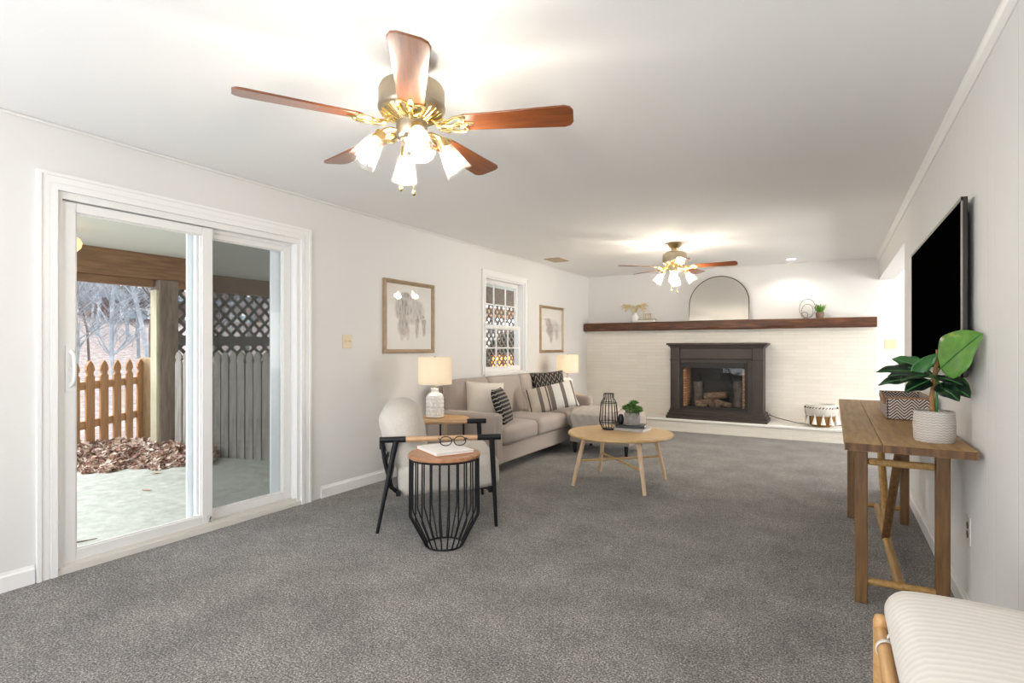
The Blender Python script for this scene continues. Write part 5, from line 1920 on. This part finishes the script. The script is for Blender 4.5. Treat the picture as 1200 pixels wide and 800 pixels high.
# weathered grey privacy pickets
A, B = Vector((-7.02, 3.725, 0)), Vector((-3.80, 4.52, 0))
dv = B - A
fl_ = dv.length
fa = math.atan2(dv.y, dv.x)
M['greypicket'] = wood('silvered_picket', (0.17, 0.155, 0.135), (0.28, 0.26, 0.23), (0.40, 0.375, 0.34), (14, 14, 1.2), 2.6, 0.9)
gf = thing('privacy_fence', 'close set weathered grey picket fence seen through the fixed door panel', 'fence', (A.x, A.y, GZ), fa)
first = None
npk = int(fl_ / 0.118)
for i in range(npk):
    x = 0.06 + 0.118 * i
    if first is None:
        first = picket(0.100, 1.27, 0.018, False).build('picket', M['greypicket'], gf, smooth=0)
        first.location = (x, 0, 0)
    else:
        c = first.copy()
        C.objects.link(c)
        c.location = (x, 0.004 * (i % 2), 0)
for z in (0.30, 1.0):
    MB().box(0, fl_, 0.014, 0.055, z - 0.045, z + 0.045).build('rail', M['greypicket'], gf, smooth=0)
MB().box(0, fl_, 0.016, 0.030, 0.0, 1.12).build('backing_board', M['greypicket'], gf, smooth=0)


# diagonal lattice panels
def lattice(label, x, y0, y1, z0, z1, pitch, sw, bars, mat):
    yc = (y0 + y1) / 2
    t = thing('lattice_panel', label, 'lattice', (x, yc, z0))
    q = MB()
    hy, hz = (y1 - y0) / 2, z1 - z0
    for sgn, xo in ((1, -0.006), (-1, 0.006)):
        k = -hz - hy
        while k < hy + hz:
            # slat through (k, 0) rising at 45 degrees, clipped
            pts = []
            a, b = (k, 0.0), (k + hz, hz)
            ya, za, ybb, zb_ = a[0], a[1], b[0], b[1]
            if sgn < 0:
                ya, ybb = -ya, -ybb
            def clip(y, z, yo, zo):
                if y < -hy:
                    tt = (-hy - y) / (yo - y)
                    return -hy, z + (zo - z) * tt
                if y > hy:
                    tt = (hy - y) / (yo - y)
                    return hy, z + (zo - z) * tt
                return y, z
            if max(ya, ybb) > -hy and min(ya, ybb) < hy:
                p = clip(ya, za, ybb, zb_)
                r = clip(ybb, zb_, ya, za)
                A_, B_ = Vector((xo, p[0], p[1])), Vector((xo, r[0], r[1]))
                if (B_ - A_).length > 0.03:
                    d = (B_ - A_).normalized()
                    s = Vector((0, -d.z, d.y)) * sw / 2
                    e = Vector((0.004, 0, 0))
                    q.add([A_ - s - e, A_ + s - e, B_ + s - e, B_ - s - e, A_ - s + e, A_ + s + e, B_ + s + e, B_ - s + e], [(0, 1, 2, 3), (7, 6, 5, 4), (0, 4, 5, 1), (1, 5, 6, 2), (2, 6, 7, 3), (3, 7, 4, 0)])
            k += pitch
    q.build('lattice_slats', mat, t, smooth=0, weld=False)
    for (a, b) in bars:
        MB().box(-0.03, 0.03, -hy, hy, a - z0, b - z0).build('cross_board', mat, t, smooth=0, bevel=0.004)
    return t


M['latticewood'] = wood('dark_lattice', (0.060, 0.052, 0.046), (0.095, 0.083, 0.072), (0.14, 0.12, 0.10), (6, 6, 6), 3, 0.85)
lattice('dark diamond lattice screen above the grey picket fence', -8.45, 4.4, 9.2, 0.95, 2.095, 0.205, 0.052, [(1.25, 1.40)], M['latticewood'])
M['latticebrown'] = wood('brown_lattice', (0.075, 0.05, 0.035), (0.12, 0.085, 0.06), (0.17, 0.12, 0.085), (6, 6, 6), 3, 0.85)
lattice('brown diamond lattice screen outside the double hung window', -5.60, 7.4, 11.5, GZ, 2.02, 0.150, 0.038, [(2.02, 2.36), (0.0, 0.10)], M['latticebrown'])
# added glow panel and stand, giving an amber glow of unknown source
ln = thing('added_glow_panel', 'added glowing amber panel beyond the brown lattice, seen through the window', 'glow panel', (-5.95, 9.75, 0.60))
M['amber'] = emis('amber_glow', (1.0, 0.42, 0.10), 1.6)
MB().box(-0.14, 0.14, -0.20, 0.20, 0.06, 0.46).build('amber_pane', M['amber'], ln, smooth=0, bevel=0.01)
q = MB()
for a in (-0.15, 0.15):
    for b in (-0.21, 0.21):
        q.box(a - .012, a + .012, b - .012, b + .012, 0, 0.50)
q.box(-0.17, 0.17, -0.23, 0.23, 0.47, 0.50).box(-0.17, 0.17, -0.23, 0.23, 0.02, 0.055)
q.build('glow_panel_frame', M['black_metal'], ln, smooth=0, weld=False)
st = thing('added_glow_stand', 'added slim dark plinth under the glowing amber panel outside the window', 'stand', (-5.95, 9.75, GZ))
MB().box(-0.13, 0.13, -0.18, 0.18, 0, 0.70).build('plinth', M['black_metal'], st, smooth=0, bevel=0.008)
# porch wall lamp whose amber glass shows at the door's edge
pl = thing('porch_lamp', 'amber glass porch lamp hanging at the edge of the door opening', 'lamp', (-6.2, 2.335, 2.20))
MB().lathe([(0.001, -0.085), (0.05, -0.075), (0.085, -0.035), (0.095, 0.01), (0.075, 0.05), (0.03, 0.075), (0.001, 0.08)], 28).build('lamp_shade', emis('amber_shade', (1.0, 0.62, 0.24), 0.9), pl)
MB().cyl((0, 0, 0.075), (0, 0, 0.16), 0.012, 0.03, 12).build('stem', M['black_metal'], pl)

# drifted leaves along the patio edge
rnd = random.Random(5)
q = MB()
for i in range(8500):
    t = rnd.random()
    band = rnd.random() ** 1.4
    P0, P1 = Vector((-7.35, 2.1, 0)), Vector((-6.05, 3.62, 0))
    p = P0.lerp(P1, t)
    nrm = Vector((-0.76, 0.65, 0))
    p = p + nrm * (band * 1.35 - 0.05 + 0.08 * math.sin(t * 23) + 0.05 * math.sin(t * 57))
    z = GZ + 0.004 + 0.16 * rnd.random() * min(1, band * 2.2 + .1)
    s = rnd.uniform(0.022, 0.046)
    e = Euler((rnd.uniform(-.9, .9), rnd.uniform(-.9, .9), rnd.uniform(0, 6.28)))
    R_ = Matrix.Translation((p.x, p.y, z)) @ e.to_matrix().to_4x4()
    q.add([(-s, 0, 0), (0, -s * .6, s * .25), (s, 0, 0), (0, s * .6, s * .25)], [(0, 1, 2), (0, 2, 3)], rnd.randrange(3), R_)
lm = [plain('russet_leaf', (0.30, 0.16, 0.12), 0.8, 0, 0.35, 30), plain('tan_leaf', (0.52, 0.36, 0.27), 0.8, 0, 0.3, 30), plain('pale_leaf', (0.70, 0.58, 0.50), 0.8, 0, 0.2, 30)]
ll = q.build('leaf_drift', lm, smooth=0, weld=False)
tag(ll, 'drift of dry russet and tan leaves along the patio edge', 'leaves', kind='stuff')


def dry_leaf(label, x, y, rz, s):
    q = MB()
    pts = [(-1, 0), (-.6, .25), (-.3, .6), (-.1, .35), (.25, .55), (.45, .25), (1, 0), (.45, -.25), (.2, -.5), (-.1, -.3), (-.4, -.55), (-.6, -.2)]
    n = len(pts)
    vs = [(a * s, b * s, 0.2 * s * abs(b) + 0.12 * s * a * a) for a, b in pts] + [(0, 0, 0)]
    q.add(vs, [(i, (i + 1) % n, n) for i in range(n)])
    o = q.build('dry_leaf', lm[1], smooth=0, weld=False, loc=(x, y, GZ + 0.004), rot=(0, 0, rz))
    m = o.modifiers.new('thick', 'SOLIDIFY')
    m.thickness = 0.002
    tag(o, label, 'leaf')


dry_leaf('curled dry leaf lying alone on the pale patio behind the sliding panel', -5.45, 2.64, 0.4, 0.05)
dry_leaf('dry leaf on the patio concrete close to the leaf drift', -6.1, 3.05, 1.4, 0.06)
dry_leaf('dry leaf on the patio at the foot of the grey picket fence', -4.95, 3.55, 2.0, 0.05)
q = MB().tube([(-4.45, 1.58, GZ + .008), (-4.42, 1.64, GZ + .010), (-4.38, 1.72, GZ + .008), (-4.36, 1.80, GZ + .008)], [0.004, .006, .005, .003], 6)
tag(q.build('twig', M['timberv']), 'thin dark twig lying on the patio just outside the sliding panel', 'twig')

# neighbouring house on the hill
nh = thing('house', 'pale blue grey house high on the wooded hillside behind the trees', 'house', (-37, 16.2, 2.6), 0)
M['siding'] = plain('brick_siding', (0.20, 0.135, 0.115), 0.8, 0, 0.15, 3)
MB().box(-4, 4, -6, 7, -1, 4.6).build('house_walls', M['siding'], nh, smooth=0)
q = MB().prism([(-4.8, 0), (4.8, 0), (0, 3.2)], -6.6, 7.6, Matrix.Translation((0, 0, 4.6)) @ Matrix.Rotation(PI / 2, 4, 'X'))
q.build('roof', plain('slate_roof', (0.10, 0.12, 0.15), 0.7, 0, 0.1, 3), nh, smooth=0)
for y in (-4.2, -0.8, 2.6, 5.4):
    for z in (0.2, 2.5):
        wf = MB().box(4.0, 4.08, y - 0.75, y + 0.75, z - 0.6, z + 0.6).build('window', M['trim'], nh, smooth=0)
        MB().box(4.081, 4.09, y - 0.6, y + 0.6, z - 0.45, z + 0.45).build('pane', plain('dark_pane', (0.30, 0.36, 0.42), 0.15) if 'dark_pane' not in bpy.data.materials else bpy.data.materials['dark_pane'], wf, smooth=0)
pr = MB().box(4.0, 6.2, -3.0, 4.0, 1.15, 1.45)
pr.build('porch_roof', plain('blue_roof', (0.15, 0.20, 0.26), 0.6), nh, smooth=0)

# bare winter trees, each its own thing
M['bark'] = [plain('pale_bark', (0.28, 0.305, 0.335), 0.9, 0, 0.25, 6), plain('grey_bark', (0.19, 0.205, 0.225), 0.9, 0, 0.25, 6), plain('brown_bark', (0.10, 0.08, 0.07), 0.9, 0, 0.25, 6)]


def ground_z(x):
    for i in range(len(xs) - 1):
        if xs[i] >= x >= xs[i + 1]:
            t = (xs[i] - x) / (xs[i] - xs[i + 1])
            return zs[i] * (1 - t) + zs[i + 1] * t
    return 0


def bare_tree(x, y, h, r, seed, mat, label, group):
    rnd = random.Random(seed)
    q = MB()

    def grow(p, d, ln, r, lvl):
        n = 4
        pts, rr = [p], [r]
        for i in range(n):
            d = (d + Vector((rnd.uniform(-.16, .16), rnd.uniform(-.16, .16), 0.06 if lvl else 0))).normalized()
            p = p + d * ln / n
            pts.append(p)
            rr.append(max(0.004, r * (1 - 0.16 * (i + 1) * (0.9 if lvl == 0 else 1.3))))
        q.tube(pts, rr, 6 if lvl == 0 else (4 if lvl == 1 else 3))
        if lvl < 3:
            cnt = (30, 7, 4)[lvl]
            for k in range(cnt):
                t = rnd.uniform(0.22 if lvl == 0 else 0.15, 1.0)
                i = min(n - 1, int(t * n))
                b = pts[i].lerp(pts[i + 1], t * n - i)
                a = rnd.uniform(0, 6.28)
                nd_ = (d * 0.6 + Vector((math.cos(a), math.sin(a), rnd.uniform(-.1, .7))) * 0.9).normalized()
                grow(b, nd_, ln * (rnd.uniform(0.13, 0.2) if lvl == 0 else rnd.uniform(0.35, 0.6)), max(0.005, rr[i] * 0.34), lvl + 1)
    grow(Vector((0, 0, -0.3)), Vector((0, 0, 1)), h, r, 0)
    o = q.build('bare_tree', mat, smooth=0, weld=False, loc=(x, y, ground_z(x)))
    tag(o, label, 'tree', group)


rnd = random.Random(44)
tl = [('bare pale barked winter tree on the leafy hillside behind the picket fence', 'pale bare trees on the hillside'), ('bare grey winter tree on the leafy hillside behind the picket fence', 'grey bare trees on the hillside'), ('bare brown winter tree on the leafy hillside behind the picket fence', 'brown bare trees on the hillside')]
spots = []
for i in range(900):
    dist = rnd.uniform(12.5, 33)
    ang_ = rnd.uniform(0.345, 0.485) if rnd.random() < 0.8 else rnd.uniform(0.53, 1.05)
    x, y = -dist * math.cos(ang_) * 1.05, dist * math.sin(ang_) * 1.05
    if x < -10.2 and (x + 37) ** 2 + (y - 16.2) ** 2 > 70 and all((x - a) ** 2 + (y - b) ** 2 > 1.35 ** 2 for a, b in spots) and len(spots) < 60:
        spots.append((x, y))
for i, (x, y) in enumerate(spots):
    k = (0, 1, 0, 2)[i % 4]
    bare_tree(x, y, rnd.uniform(5, 8.5), rnd.uniform(0.035, 0.085), 100 + i, M['bark'][k], tl[k][0], tl[k][1])

# evergreen shrub behind the brown lattice
sh_ = thing('evergreen_shrub', 'dark evergreen shrub behind the brown lattice outside the window', 'shrub', (-7.3, 12.6, GZ))
q = MB()
rnd = random.Random(77)
for i in range(2600):
    a, e, r = rnd.uniform(0, 6.28), rnd.uniform(-0.9, 1.5), rnd.uniform(.55, 1.0)
    p = Vector((0.85 * r * math.cos(a) * math.cos(e), 0.85 * r * math.sin(a) * math.cos(e), 0.85 + 0.85 * r * math.sin(e)))
    s_ = rnd.uniform(.05, .11)
    R_ = Matrix.Translation(p) @ Euler((rnd.uniform(0, 6.28), rnd.uniform(0, 6.28), rnd.uniform(0, 6.28))).to_matrix().to_4x4()
    q.add([(-s_, 0, 0), (0, -s_ * .4, 0.01), (s_, 0, 0), (0, s_ * .4, 0.01)], [(0, 1, 2, 3)], 0, R_)
q.build('foliage', leaf_mat('evergreen_needles', (0.012, 0.03, 0.014), (0.03, 0.07, 0.03), (0.06, 0.11, 0.05)), sh_, smooth=0, weld=False)
MB().tube([(0, 0, 0), (0.02, 0, 0.4), (0, 0.02, 0.9)], [0.05, 0.04, 0.02], 8).build('trunk', M['bark'][2], sh_)
